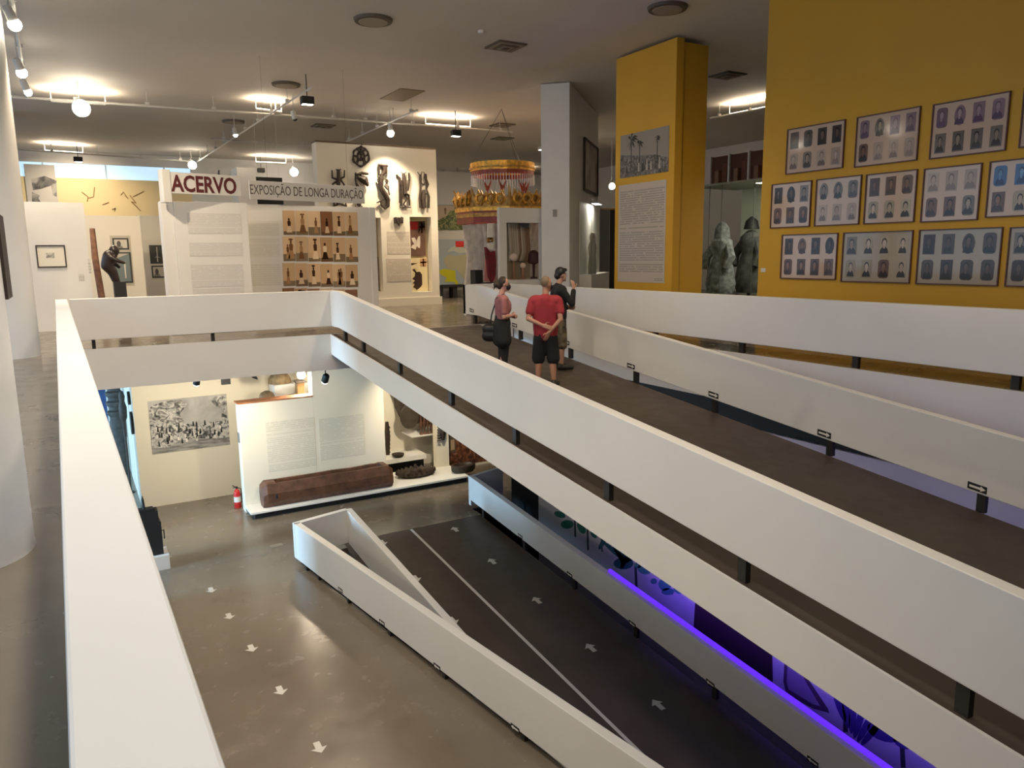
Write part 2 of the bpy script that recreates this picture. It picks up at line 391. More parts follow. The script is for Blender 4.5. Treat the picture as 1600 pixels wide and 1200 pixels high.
# posts and little arrow signs on the parapets
pm = MB(); pm.box(-.03, .03, -.045, .045, 0, .22, STEEL); POST = pm.mesh('post')
def posts(par, xs, plane, zf, off):
    for px, py in xs:
        u, z = plane.uz(px, py); x, y, _ = plane.p(u, z, off)
        inst(POST, 'post', par, (x, y, zf(x, y)-.005))
posts(p_back, [(147, 541), (333, 524)], yplane(YB), lambda x, y: H, -.06)
PLX = xplane(XL)
posts(p_ul, [(535, 515), (563, 533), (620, 572), (700, 617), (800, 676), (944, 760), (1155, 885), (1500, 1085)], PLX, lambda x, y: rz(y), -.06)
PRX = xplane(XR)
posts(p_ur, [(739, 492), (810, 520), (888, 549), (990, 588), (1113, 630), (1293, 703), (1530, 785)], PRX, lambda x, y: rz(y), -.06)
posts(p_lv, [(1020, 525), (1155, 542), (1333, 563), (1583, 595)], xplane(XV), lambda x, y: H, -.07)
PLO = Pl(LX(15.0), 15.0, (.134, -1))
posts(p_lo, [(475, 885), (494, 903), (540, 940), (605, 990), (690, 1065), (813, 1160)], PLO, lambda x, y: 0, -.07)
PLR = xplane(XK)
posts(p_lr, [(752, 797), (816, 848), (894, 908), (990, 985), (1113, 1080)], PLR, lambda x, y: lz(y), -.07)
SIGND = cm(22, 20, 20, .5); SIGNW = cm(225, 222, 215, .5)
def arrow_signs(par, xs, plane, slope, sgn, w=.20, h=.075):
    for px, py in xs:
        u, z = plane.uz(px, py)
        if plane is PLO: slope = 0
        f = lambda a, b: (u+a, z+b-slope*a)
        mb = MB(); mb.poly(plane, [f(-w/2, -h/2), f(w/2, -h/2), f(w/2, h/2), f(-w/2, h/2)], .001, .006, SIGND)
        o = mb.build('arrow_sign', par)
        a = MB(); q = sgn
        a.poly(plane, [f(-q*w*.40, -h*.16), f(q*w*.18, -h*.16), f(q*w*.18, -h*.40), f(q*w*.45, 0), f(q*w*.18, h*.40), f(q*w*.18, h*.16), f(-q*w*.40, h*.16)], .006, .008, SIGNW)
        a.build('arrow_mark', o)
arrow_signs(p_ur, [(737, 485), (804, 508), (885, 535), (986, 572), (1115, 617), (1288, 678), (1527, 762)], PRX, SL, 1)
arrow_signs(p_lo, [(532, 922), (597, 973), (683, 1042), (805, 1138)], PLO, 0, -1, .18, .075)
arrow_signs(p_lr, [(813, 838), (890, 898), (988, 975), (1110, 1068), (1270, 1190)], PLR, SR, -1, .18, .075)

mb = MB(); mb.box(-1.2, -1.0, Y0, 14.9, 0, H-.75, WALL); mb.box(-1.2, -1.0, 17.7, 19.6, 0, H-.75, WALL); struct(mb, 'wall_daylight_mask', 'unseen wall added to cut the daylight to a narrow beam', 'wall')  # unseen wall added so that its gap shapes the blue daylight
# pit beside the lower ramp and the painted wall beyond it
MX = 9.25
mb = MB(); mb.box(8.15, 9.4, 16.10, 16.148, -4.5, -.002, BLACK); mb.box(9.33, 9.398, 14.6, 16.10, -4.5, 1.2, BLACK); struct(mb, 'wall_pit_dark', 'black panels standing for the darkness of the pit beside the lower ramp', 'wall')  # darkness of the open pit put in as black panels
mb = MB(); mb.box(MX, MX+.14, Y0, 14.68, -4.5, 3.43, mat('mural_ground', (.56, .56, .60), .6, var=.05, scale=1)); MUR = struct(mb, 'wall_mural', 'pale wall painted with leafy plants beside the lower ramp', 'wall')

mb = MB(); mb.box(MX+.06, MX+.14, Y0, 14.68, 3.432, H-.752, BLACK); struct(mb, 'dark_gap_strip', 'black strip standing for the dark gap between the painted wall and the slab edge', 'trim')  # black stands in for the unlit space above the painted wall
# round columns
def column(x, y, r, z0, z1, label):
    mb = MB(); mb.lathe((x, y, z0), [(r+.004, 0), (r, .03), (r, z1-z0)], PARA, 48)
    o = mb.build('round_column', None, True); tag(o, label, 'column'); return o
column(-.71, 4.86, .42, H, ZT, 'thick white round column beside the left parapet with a dark board fixed to it')
column(-.90, 15.0, .42, H, ZT, 'white round column lit blue standing near the far end of the left parapet')
column(-1.35, 27.5, .42, H, ZT, 'slim looking white column far behind the second column')
# yellow walls
mb = MB(); mb.box(11.01, 11.3, Y0, 9.84, H, ZT, YELL); YW = struct(mb, 'wall_yellow', 'tall yellow wall hung with framed portraits', 'wall')
t = thing('yellow_pillar', (11.4, 13.1, H), 'free standing yellow pillar carrying a beach picture and a text sheet', 'pillar')
mb = MB(); mb.box(11.02, 11.22, 12.17, 14.12, H, ZT-.06, YELL); mb.build('front_panel', t, bevel=.006)
mb = MB(); mb.box(11.225, 11.95, 12.24, 14.06, H, ZT-.1, YELL); mb.build('core', t, bevel=.006)
# white angled display wall
WP = Pl(11.49, 16.63, (3.46, 3.40))
t = thing('angled_display_wall', (11.49, 16.63, H), 'tall white angled wall between the yellow pillar and the gilded crown', 'wall')
a = WP
mb = MB(); mb.hpoly([a.p(0, 0)[:2], a.p(4.8, 0)[:2], a.p(4.8, 0, -.75)[:2], a.p(0, 0, -.75)[:2]], H, ZT-.02, WALL); mb.build('wall_body', t, bevel=.006)
# ------------------------------------------------------------------ upper gallery: framed portraits on the yellow wall
rnd = random.Random(3)
MOUNT = mat('photo_mount', (.60, .44, .34), .07, spec=.6)
MOUNT2 = mat('grey_photo_mount', (.40, .33, .25), .07, spec=.6)
FRAMEM = mat('thin_dark_frame', (.10, .03, .02), .4)
def pc(c, j=14):
    d = rnd.choice((-1, -.5, 0, .5, 1))*j; c = [int(max(8, min(245, v+d))) for v in c]
    return cm(*c, rough=.12)
def portrait(P, u, z, w, h, parent, pal, shape):
    """little studio portrait: background, shoulders, hair, face"""
    mb = MB(); bgm, hair, skin, cl = (pc(c) for c in pal); n = .0135
    if shape == 0: mb.poly(P, [(u-w/2, z-h/2), (u+w/2, z-h/2), (u+w/2, z+h/2), (u-w/2, z+h/2)], .012, n, bgm)
    elif shape == 1: mb.ell(P, u, z, w/2, h/2, .012, n, bgm, 20)
    else:
        pts = []
        for cx, cz, a in ((1, -1, -90), (1, 1, 0), (-1, 1, 90), (-1, -1, 180)):
            for i in range(5):
                q = math.radians(a+i*22.5); r = w*.28
                pts.append((u+cx*(w/2-r)+r*math.cos(q), z+cz*(h/2-r)+r*math.sin(q)))
        mb.poly(P, pts, .012, n, bgm)
    s = rnd.uniform(.85, 1.1); hx = u+rnd.uniform(-.05, .05)*w; hz = z+h*.14
    mb.ell(P, hx, z-h*.44, w*.40*s, h*.36, n, n+.001, cl, 12, 0, math.pi)
    mb.ell(P, hx, hz+h*.03, w*.23*s, h*.215*s, n, n+.0013, hair, 14)
    mb.poly(P, [(hx-w*.08, z-h*.18), (hx+w*.08, z-h*.18), (hx+w*.07, hz), (hx-w*.07, hz)], n, n+.0016, skin)
    mb.ell(P, hx+w*.01, hz-h*.02, w*.17*s, h*.17*s, n, n+.0019, skin, 14)
    mb.build('portrait', parent)
GREY = ((120, 110, 102), (48, 42, 40), (150, 135, 122), (60, 54, 52)); BROWN = ((98, 68, 56), (44, 30, 28), (130, 95, 78), (52, 36, 34))
PURP = ((135, 108, 122), (96, 74, 92), (155, 130, 138), (92, 70, 96)); FAINT = ((168, 150, 136), (130, 114, 104), (178, 158, 144), (126, 108, 104))
BLUE = ((70, 110, 160), (38, 58, 92), (110, 150, 190), (44, 64, 110)); DARK = ((62, 48, 46), (30, 24, 26), (92, 72, 62), (36, 30, 32)); LIGHT = ((168, 154, 132), (54, 46, 44), (184, 164, 144), (44, 38, 42))
PY = xplane(11.01)
def cp(x, y): return (1190+x*.3, 120+y*.3)
frames = [  # corner points in the wall picture, columns, palettes of the two rows, which one
 ((137,275),(438,222),(430,475),(130,510),4,(DARK,FAINT),0,'frame of eight small dark portraits, top row beside the yellow wall edge'),
 ((500,212),(832,152),(815,437),(487,472),4,(PURP,FAINT),0,'frame of eight washed out portraits, second in the yellow wall top row'),
 ((893,147),(1303,72),(1275,385),(880,430),4,(PURP,GREY),0,'large frame of eight purple tinted portraits, third in the top row of the yellow wall'),
 ((1362,62),(1800,-18),(1775,320),(1350,372),4,(BLUE,GREY),0,'frame of portraits fourth in the top row of the yellow wall'),
 ((55,560),(265,540),(255,780),(50,790),3,(DARK,BROWN),0,'small frame of six portraits with three dark heads, middle row beside the wall edge'),
 ((290,535),(525,510),(512,770),(277,778),3,(GREY,FAINT),0,'small frame of six portraits with one oval, second in the middle row'),
 ((548,508),(815,482),(800,757),(535,768),3,(BROWN,LIGHT),0,'frame of six portraits with red brown top row, third in the middle row'),
 ((848,478),(1150,450),(1133,748),(832,757),3,(FAINT,BROWN),0,'frame of six portraits with very pale top row, fourth in the middle row'),
 ((1190,442),(1545,405),(1525,715),(1170,738),3,(BLUE,LIGHT),0,'frame of six portraits with bright blue top row, fifth in the middle row'),
 ((108,823),(402,812),(390,1057),(102,1052),4,(DARK,BROWN),0,'frame of eight close face portraits, bottom row beside the wall edge'),
 ((430,812),(793,798),(776,1077),(415,1067),4,(LIGHT,LIGHT),1,'grey mounted frame of eight bust portraits in black, second in the bottom row'),
 ((822,797),(1258,782),(1238,1090),(808,1080),4,(DARK,DARK),1,'large frame of eight dark head portraits on a grey mount, third in the bottom row'),
 ((1295,785),(1790,765),(1765,1105),(1270,1092),4,(GREY,DARK),1,'grey mounted frame of portraits fourth in the bottom row'),
]
for a, b, c, d, nc, pals, mt, lab in frames:
    A, B, C_, D = (PY.uz(*cp(*q)) for q in (a, b, c, d))
    u0 = (A[0]+D[0])/2; u1 = (B[0]+C_[0])/2; z1 = (A[1]+B[1])/2; z0 = (C_[1]+D[1])/2
    t = thing('portrait_frame', PY.p((u0+u1)/2, z0, 0), lab, 'picture', 'framed portrait sets on the yellow wall')
    mb = MB(); e = .016
    for q in ((u0, u1, z0, z0+e), (u0, u1, z1-e, z1), (u0, u0+e, z0+e, z1-e), (u1-e, u1, z0+e, z1-e)): mb.pbox(PY, *q, .002, .03, FRAMEM)
    mb.build('frame', t)
    mb = MB(); mb.pbox(PY, u0+e, u1-e, z0+e, z1-e, .002, .011, MOUNT2 if mt else MOUNT); mo = mb.build('mount', t)
    W_ = u1-u0; H_ = z1-z0; cw = W_/nc
    for r_ in range(2):
        for i in range(nc):
            pal = pals[r_]
            if rnd.random() < .25: pal = rnd.choice((GREY, BROWN, pal))
            sh = rnd.choice((0, 0, 2, 1 if r_ == 0 else 2))
            portrait(PY, u0+e+(i+.5)*(W_-2*e)/nc, z1-H_*(.27 if r_ == 0 else .73), cw*.60, H_*.36, mo, pal, sh)
u, z = PY.uz(1193, 422); mb = MB(); mb.pbox(PY, u-.05, u+.05, z-.035, z+.035, .001, .01, SIGNW); tag(mb.build('caption_plate'), 'tiny white caption plate at the free edge of the yellow wall', 'caption')

# yellow pillar: beach picture and long text
PP = xplane(11.02)
A, B, C_, D = (PP.uz(*q) for q in ((971, 214), (1047, 194), (1044, 268), (969, 279)))
u0, u1, z0, z1 = (A[0]+D[0])/2, (B[0]+C_[0])/2, (C_[1]+D[1])/2, (A[1]+B[1])/2
SKYG = cm(150, 140, 128); 
t = thing('beach_picture', PP.p(u0, z0), 'grey print of palm trees and figures on the yellow pillar', 'picture')
mb = MB(); mb.pbox(PP, u0, u1, z0, z1, .001, .012, SKYG); mb.build('print', t)
gm = print_mat('beach_ground', [(.3, (.03, .03, .03)), (.5, (.14, .125, .11)), (.68, (.30, .27, .24))], 9, 1.5)
mb = MB(); w_, h_ = u1-u0, z1-z0
mb.poly(PP, [(u0, z0), (u1, z0), (u1, z0+h_*.30), (u0+w_*.75, z0+h_*.42), (u0+w_*.4, z0+h_*.46), (u0, z0+h_*.55)], .012, .014, gm)
dk = cm(52, 48, 44)
for fx, fz, s in ((.24, .86, .16), (.42, .74, .09), (.78, .78, .07)):
    cx, cz = u0+w_*fx, z0+h_*fz
    mb.poly(PP, [(cx-.012, z0+h_*.3), (cx+.012, z0+h_*.3), (cx+.01, cz), (cx-.01, cz)], .014, .015, dk)
    for i in range(15):
        q = i*.42+rnd.uniform(-.2, .2); L_ = s*w_*rnd.uniform(.6, 1.05); mb.poly(PP, [(cx, cz-.01), (cx+L_*.5*math.cos(q+.12), cz+L_*.5*math.sin(q+.12)+.01), (cx+L_*math.cos(q), cz+L_*math.sin(q)*.8-L_*.25), (cx+L_*.5*math.cos(q-.12), cz+L_*.5*math.sin(q-.12)-.01)], .014, .0148+i*.00002, dk)
for i in range(9):
    cx = u0+w_*(.15+.085*i); hh = h_*rnd.uniform(.12, .26)
    mb.poly(PP, [(cx-.03, z0+h_*.1), (cx+.03, z0+h_*.1), (cx+.016, z0+h_*.1+hh), (cx-.016, z0+h_*.1+hh)], .014, .0155, rnd.choice((dk, cm(176, 166, 152), cm(84, 78, 72))))
mb.build('scene', t)
A, B, C_, D = (PP.uz(*q) for q in ((969, 290), (1043, 280), (1037, 441), (964, 441)))
u0, u1, z0, z1 = (A[0]+D[0])/2, (B[0]+C_[0])/2, (C_[1]+D[1])/2, (A[1]+B[1])/2
t = thing('text_sheet', PP.p(u0, z0), 'long white sheet of small text on the yellow pillar', 'text panel')
mb = MB(); mb.pbox(PP, u0, u1, z0, z1, .001, .01, cm(196, 184, 172)); mb.build('sheet', t)
mb = MB(); mb.pbox(PP, u0+.06, u1-.04, z0+.35*(z1-z0)*.3, z1-.12, .0102, .0108, text_mat('pillar_text', (.53, .46, .40), (.35, .305, .275), 36, 14)); mb.build('printed_text', t)
mb = MB(); mb.pbox(PP, u1-.32, u1-.05, z0+.05, z0+.11, .0102, .0108, text_mat('pillar_sig', (.53, .46, .40), (.30, .26, .23), 2, 6)); mb.build('signature', t)

# angled white wall: framed picture, lit glass case, sensor
u0, z1 = WP.uz(911, 214); u1, z1b = WP.uz(932, 243); _, z0 = WP.uz(911, 297)
t = thing('framed_print', WP.p(u0, z0), 'tall dark framed print on the white angled wall', 'picture')
mb = MB(); e = .05
for q in ((u0, u1, z0, z0+e), (u0, u1, z1-e, z1), (u0, u0+e, z0+e, z1-e), (u1-e, u1, z0+e, z1-e)): mb.pbox(WP, *q, .002, .07, WOODD)
mb.build('frame', t)
mb = MB(); mb.pbox(WP, u0+e, u1-e, z0+e, z1-e, .002, .03, print_mat('soft_print', [(.35, (.10, .08, .06)), (.5, (.33, .28, .23)), (.7, (.5, .44, .38))], 1.2, .6)); mb.build('print', t)
u0, z1 = WP.uz(905, 312); u1, _ = WP.uz(936, 330)
t = thing('glass_display_case', WP.p(u0, H), 'shallow lit glass case with a pale statuette against the white angled wall', 'display case')
LITW = mat('lit_case_lining', (.82, .80, .72), .6)
mb = MB(); mb.pbox(WP, u0, u1, H, H+1.0, .005, .35, WALL); mb.build('plinth', t)
mb = MB(); mb.pbox(WP, u0, u1, H+1.0, z1, .005, .02, LITW); mb.build('back_panel', t)
mb = MB(); mb.pbox(WP, u0, u1, H+1.0, z1, .34, .35, GLASS); mb.pbox(WP, u0, u0+.01, H+1.0, z1, .02, .34, GLASS); mb.build('glass', t)
mb = MB(); c = WP.p((u0*2+u1)/3, H+1.0, .18)
mb.lathe(c, [(.12, 0), (.13, .2), (.10, .5), (.13, .8), (.08, .95), (.09, 1.08), (.05, 1.2), (.01, 1.22)], cm(196, 190, 172), 16); l = bpy.data.lights.new('case_strip', 'AREA'); l.shape = 'RECTANGLE'; l.size = .8; l.size_y = .2; l.energy = 25; l.color = NEUT; o_ = bpy.data.objects.new('case_strip', l); COL.objects.link(o_); o_.location = WP.p((u0+u1)/2, z1-.02, .2); o_.rotation_euler = (0, 0, math.radians(45))
tag(mb.build('statuette', None, True), 'pale draped statuette inside the wall glass case', 'statuette')
mb = MB(); P2 = Pl(WP.o[0], WP.o[1], (WP.n[0]*-1, WP.n[1]*-1)); P2 = Pl(WP.p(0, 0, -.75)[0], WP.p(0, 0, -.75)[1], (WP.n[0], WP.n[1]))
u, z = P2.uz(867, 333); mb.pbox(P2, u-.05, u+.05, z-.09, z+.09, .002, .03, cm(150, 146, 140)); tag(mb.build('sensor_box'), 'small grey box on the narrow end of the white angled wall', 'sensor')

# costumes in the tall glass case between yellow pillar and yellow wall
PX = xplane(15.4)
t = thing('costume_case', (14.6, 11.5, H), 'tall glass case of costumes seen between the yellow pillar and yellow wall', 'display case')
PG = xplane(13.9)
ul, ur = PG.uz(1090, 400)[0], PG.uz(1215, 400)[0]
ztop = PG.uz(1150, 286)[1]
mb = MB(); mb.pbox(PG, ul-.3, ur+.3, H, H+.35, -1.56, 0, cm(58, 62, 56)); mb.build('plinth', t)
mb = MB(); mb.pbox(PG, ul-.3, ur+.3, H+.35, ztop, -.012, 0, GLASS); g = mb.build('glass', t)
mb = MB()
for px in (1107, 1126, 1176): 
    u = PG.uz(px, 380)[0]; mb.pbox(PG, u-.008, u+.008, H+.35, ztop, 0, .012, cm(110, 116, 108))
mb.build('glass_joint', t)
mb = MB(); mb.pbox(PG, ul-.3, ur+.3, ztop, ztop+.05, -1.56, 0, cm(160, 168, 158)); mb.build('lid', t)
mb = MB(); mb.pbox(PX, -14.5, -7.5, H, PX.uz(1130, 291)[1], -.2, -.1, cm(196, 198, 176)); 
for i in range(6): mb.pbox(PX, -13.2+i*.8, -13.0+i*.8+.25, H+.3, H+2.7, -.1, -.06, cm(236, 226, 190))
mb.build('back_panel', t)
for i in range(4):
    u = PX.uz(1109, 250)[0]+i*.68; zb = PX.uz(1130, 291)[1]+.001
    mb = MB(); wd = .60; mb.pbox(PX, u, u+wd, zb, zb+.80, -.2, -.1, cm(96, 54, 36)); mb.pbox(PX, u-.06, u, zb, zb+.82, -.2, -.04, WALL)
    mb.pbox(PX, u+.2, u+.34, zb+.0, zb+.42, -.1, -.0, cm(150, 110, 84)); mb.pbox(PX, u+.40, u+.56, zb+.0, zb+.6, -.1, -.07, cm(120, 74, 50))
    o = mb.build('brown_niche'); tag(o, 'brown niche with white divider on the wall above the costume case', 'niche', 'brown niches above the costumes')
def costume(px, pt, wide, c1, c2, label, hood, X_=14.32):
    P = xplane(X_); u, zt = P.uz(px, pt); x, y, _ = P.p(u, zt); b = H+.355; h = zt-b
    t = thing('costumed_mannequin', (x, y, b), label, 'mannequin')
    mb = MB(); k = wide
    mb.lathe((x, y, b), [(.30*k, .10*h), (.36*k, .22*h), (.30*k, .42*h), (.20*k, .58*h), (.27*k, .66*h), (.25*k, .76*h), (.10*k, .83*h), (.04, .84*h)], c1, 18, 1, 1.1); mb.build('robe', t, True)
    mb = MB()
    if hood: mb.lathe((x, y, b), [(.20, .76*h), (.19, .84*h), (.17, .92*h), (.09, .98*h), (.01, h)], c1, 14)
    else: mb.sphere((x, y, b+.92*h), (.12, .12, .15), c2); mb.lathe((x, y, b), [(.2, .85*h), (.15, .95*h), (.02, h)], c2, 12)
    mb.build('head_cover', t, True)
    mb = MB()
    for s in (-1, 1): mb.tube([(x, y+s*.2*k, b+.72*h), (x-.1, y+s*.42*k, b+.56*h), (x-.2, y+s*.34*k, b+.42*h)], [.11, .12, .09], c1)
    mb.build('sleeve', t, True)
    mb = MB(); mb.lathe((x, y, b), [(.2, 0), (.2, .04), (.05, .06), (.05, .12*h)], c2, 14); mb.build('stand', t, True)
CG = mat('costume_grey', (.27, .29, .27), .9, var=.5, scale=9, bump=.5); CD = mat('costume_dark', (.10, .10, .085), .9, var=.4, scale=7, bump=.5)
costume(1129, 346, 1.0, CG, cm(60, 60, 56), 'costumed mannequin in pale hooded robe inside the tall glass case', True)
costume(1175, 338, 1.0, CD, cm(28, 26, 26), 'costumed mannequin in dark robe with black head inside the tall glass case', False, 15.02)
l = bpy.data.lights.new('case_light', 'AREA'); l.shape = 'RECTANGLE'; l.size = .8; l.size_y = 3.0; l.energy = 70; l.color = NEUT
o = bpy.data.objects.new('case_light', l); COL.objects.link(o); o.location = (14.6, 11.4, ztop-.02)

# gilded crown canopy with fringe ring and curtains
P = yplane(20.6); cx = P.uz(786, 330)[0]; cy = 20.6
zb0 = P.uz(760, 350)[1]; zb1 = P.uz(760, 326)[1]; zc = P.uz(760, 298)[1]; R_ = 1.42
t = thing('gilded_crown', (cx, cy, zb0), 'large gilded openwork crown on a red and gold octagonal band', 'crown')
O8 = [(cx+R_*math.cos(math.radians(22.5+45*i)), cy+R_*math.sin(math.radians(22.5+45*i))) for i in range(8)]
def ring8(r0, r1, za, zb, M, nm):
    mb = MB()
    for i in range(8):
        a0, a1 = math.radians(22.5+45*i), math.radians(67.5+45*i)
        p = [(cx+r*math.cos(a), cy+r*math.sin(a)) for r, a in ((r0, a0), (r1, a0), (r1, a1), (r0, a1))]
        mb.hpoly(p, za, zb, M)
    return mb.build(nm, t)
hB = zb1-zb0
ring8(R_-.1, R_, zb0, zb0+hB*.38, REDW, 'red_band'); ring8(R_-.1, R_+.03, zb0+hB*.38, zb0+hB*.62, GOLDD, 'gold_band'); ring8(R_-.1, R_, zb0+hB*.62, zb0+hB*.75, REDW, 'red_band'); ring8(R_-.12, R_+.05, zb0+hB*.75, zb1, GOLD, 'gold_rim')
for i in range(8):                                  # crest boards with scrolls on each side
    a0, a1 = math.radians(22.5+45*i), math.radians(67.5+45*i); mx, my = cx+R_*.94*math.cos((a0+a1)/2), cy+R_*.94*math.sin((a0+a1)/2)
    P8 = Pl(mx, my, (-math.sin((a0+a1)/2), math.cos((a0+a1)/2))); L = .5
    mb = MB(); M = GOLD if i in (6, 7) else GOLDD; hz = zc-zb1
    mb.poly(P8, [(-L, zb1), (L, zb1), (L*1.1, zb1+hz*.7), (L*.9, zb1+hz*.45), (L*.75, zb1+hz*.95), (L*.5, zb1+hz*.5), (L*.28, zb1+hz*.8), (0, zb1+hz*.55), (-L*.28, zb1+hz*.8), (-L*.5, zb1+hz*.5), (-L*.75, zb1+hz*.95), (-L*.9, zb1+hz*.45), (-L*1.1, zb1+hz*.7)], -.03, .03, M)
    for q in (-.3, 0, .3): 
        mb.tube([P8.p(q+.13*math.cos(w_), zb1+hz*.42+.13*math.sin(w_), .06) for w_ in [j*.7 for j in range(10)]], .035, GOLD, 6)
        mb.tube([P8.p(q, zb1+hz*.1, .07), P8.p(q+.12, zb1+hz*.5, .12), P8.p(q+.02, zb1+hz*.85, .05)], [.05, .04, .02], M, 6)
    mb.build('crest', t, False)
    e = MB(); vx, vy = O8[i]; e.tube([(vx, vy, zb1), (vx*1.0+.02, vy, zb1+hz*.6), (vx+.08*math.cos(a0), vy+.08*math.sin(a0), zb1+hz*1.05)], [.08, .06, .015], GOLDD, 7); e.build('finial', t, True)
for a in (200, 240, 300, 330):
    mb = MB(); x, y = cx+.7*math.cos(math.radians(a)), cy+.7*math.sin(math.radians(a)); mb.tube([(x, y, zb1), (x, y, zc+.12)], .03, REDW, 6)
    for s in (-1, 1): mb.tube([(x, y, zc), (x+s*.14, y, zc+.3)], [.05, .01], REDW, 5)
    mb.build('red_plume', t)
za, zb_, zf = P.uz(786, 285)[1], P.uz(786, 262)[1], P.uz(786, 287)[1]
zr1 = P.uz(786, 256)[1]; zr0 = P.uz(786, 276)[1]; rr = .98
t2 = thing('fringed_ring', (cx, cy, zr0), 'gold and red ring with silver fringe hanging above the gilded crown', 'canopy')
def hoop(r, za, zb, M, nm):
    mb = MB(); n = 32
    for i in range(n):
        a0, a1 = 2*math.pi*i/n, 2*math.pi*(i+1)/n
        mb.hpoly([(cx+q*math.cos(a), cy+q*math.sin(a)) for q, a in ((r-.05, a0), (r, a0), (r, a1), (r-.05, a1))], za, zb, M)
    return mb.build(nm, t2)
hr = zr1-zr0; hoop(rr, zr0+hr*.35, zr1, GOLD, 'gold_hoop'); hoop(rr+.04, zr0+hr*.5, zr0+hr*.62, GOLDD, 'bead_rim'); hoop(rr-.03, zr0, zr0+hr*.35, REDW, 'red_lining')
SILV = mat('silver_fringe', (.55, .50, .46), .35, metal=.4)
mb = MB()
for i in range(70):
    a = 2*math.pi*i/70; x, y = cx+(rr-.02)*math.cos(a), cy+(rr-.02)*math.sin(a); mb.tube([(x, y, zr0+.02), (x, y, zr0-.26)], .012, SILV, 4)
f = mb.build('fringe', t2); f['kind'] = 'stuff'
mb = MB()
for a in (30, 150, 270): mb.tube([(cx+rr*math.cos(math.radians(a)), cy+rr*math.sin(math.radians(a)), zr1), (cx, cy, ZT)], .006, STEEL, 4)
mb.build('hanging_wire', t2)
# curtains below the crown
SHEER = mat('sheer_curtain', (.50, .45, .40), .9, var=.2, scale=5)
t = thing('curtained_stand', (cx, cy, H), 'round stand with pale sheer curtains under the gilded crown', 'display stand')
mb = MB(); mb.lathe((cx, cy, H), [(1.2, 0), (1.2, .5), (1.15, .52)], WALL, 32); mb.build('base', t, True)
n = 90; vs = []; 
for j, z in enumerate((zb0-.02, (zb0+H+.5)/2, H+.5)):
    for i in range(n):
        a = 2*math.pi*i/n; r = 1.22+.05*math.sin(i*1.9)-(.12 if j == 1 else 0); vs.append((cx+r*math.cos(a), cy+r*math.sin(a), z))
mb = MB(); mb.add(vs, [(j*n+i, j*n+(i+1) % n, (j+1)*n+(i+1) % n, (j+1)*n+i) for j in range(2) for i in range(n)], SHEER); mb.build('curtain', t, True)
P = yplane(18.3)
u, z1 = P.uz(767, 392); _, z0 = P.uz(767, 441); u_ = lambda px, py: P.uz(px, py)
t = thing('red_garment', P.p(u, z0), 'dark red ceremonial garment with white collar bands beside the curtains', 'garment')
mb = MB(); mb.poly(P, [u_(758, 386), u_(765, 394), u_(772, 392), u_(774, 410), u_(773, 430), u_(768, 441), u_(763, 432), u_(761, 410), u_(759, 398)], -.06, .06, mat('red_velvet', (.15, .012, .018), .8, var=.3, scale=8)); mb.build('tunic', t)
mb = MB(); mb.poly(P, [u_(759, 440), u_(761, 400), u_(775, 398), u_(777, 440)], -.12, -.07, cm(190, 130, 124)); mb.build('pink_backing', t)
mb = MB(); mb.poly(P, [u_(762, 349), u_(769, 349), u_(769, 372), u_(766, 377), u_(762, 373)], -.03, .03, SIGNW); mb.poly(P, [u_(762, 380), u_(770, 380), u_(770, 390), u_(762, 390)], -.03, .03, SIGNW); mb.build('white_band', t)
mb = MB(); mb.poly(P, [u_(761, 371), u_(770, 378), u_(770, 371), u_(761, 379)], -.02, .04, GOLDD); mb.build('gold_clasp', t)
mb = MB(); a = P.uz(766, 441); mb.box(P.p(a[0], 0)[0]-.22, P.p(a[0], 0)[0]+.22, 18.2, 18.42, H, a[1], BLACK); mb.build('stand', t)
mb = MB(); a, b_ = P.uz(748, 420), P.uz(760, 446); mb.box(P.p(a[0], 0)[0], P.p(b_[0], 0)[0], 18.5, 18.8, H, P.uz(752, 422)[1], BLACK); tag(mb.build('black_case'), 'small black case beside the red garment', 'case')
# white booth with window
P = yplane(17.9)
t = thing('white_booth', P.p(P.uz(812, 440)[0], H), 'white display booth with a square window in front of the gilded crown', 'display case')
o0, o1, q0, q1 = P.rect(781, 325, 862, 480); i0, i1, j0, j1 = P.rect(792, 348, 845, 437)
q0 = H
mb = MB()
for r in ((o0, i0, q0, q1), (i1, o1, q0, q1), (i0, i1, q0, j0), (i0, i1, j1, q1)): mb.pbox(P, *r, -.12, 0, WALL)
mb.pbox(P, o0+.4, o1, q1-.3, q1-.25, -.7, -.12, WALL); mb.pbox(P, o0+.4, i1, j0-.05, j0, -.7, -.12, WALL); mb.build('booth_body', t)
mb = MB(); mb.pbox(P, o0+.4, i1+.05, j0-.05, j1+.05, -.7, -.66, cm(150, 138, 118)); mb.build('back_panel', t)
mb = MB(); n = 40
for i in range(9):
    ua = i0+(i1-i0)*(.40+.065*i); mb.tube([P.p(ua, j1, -.58), P.p(ua+.02, (j0+j1)/2, -.54), P.p(ua-.02, j0+.5, -.58)], [.05, .06, .03], cm(*rnd.choice(((172, 160, 146), (150, 134, 112), (122, 96, 70)))), 7)
mb.build('drape', t, True)
mb = MB(); mb.poly(P, [P.uz(822, 348), P.uz(836, 348), P.uz(834, 354), P.uz(829, 356), P.uz(824, 353)], -.35, -.3, cm(92, 92, 96)); mb.build('heart_ornament', t)
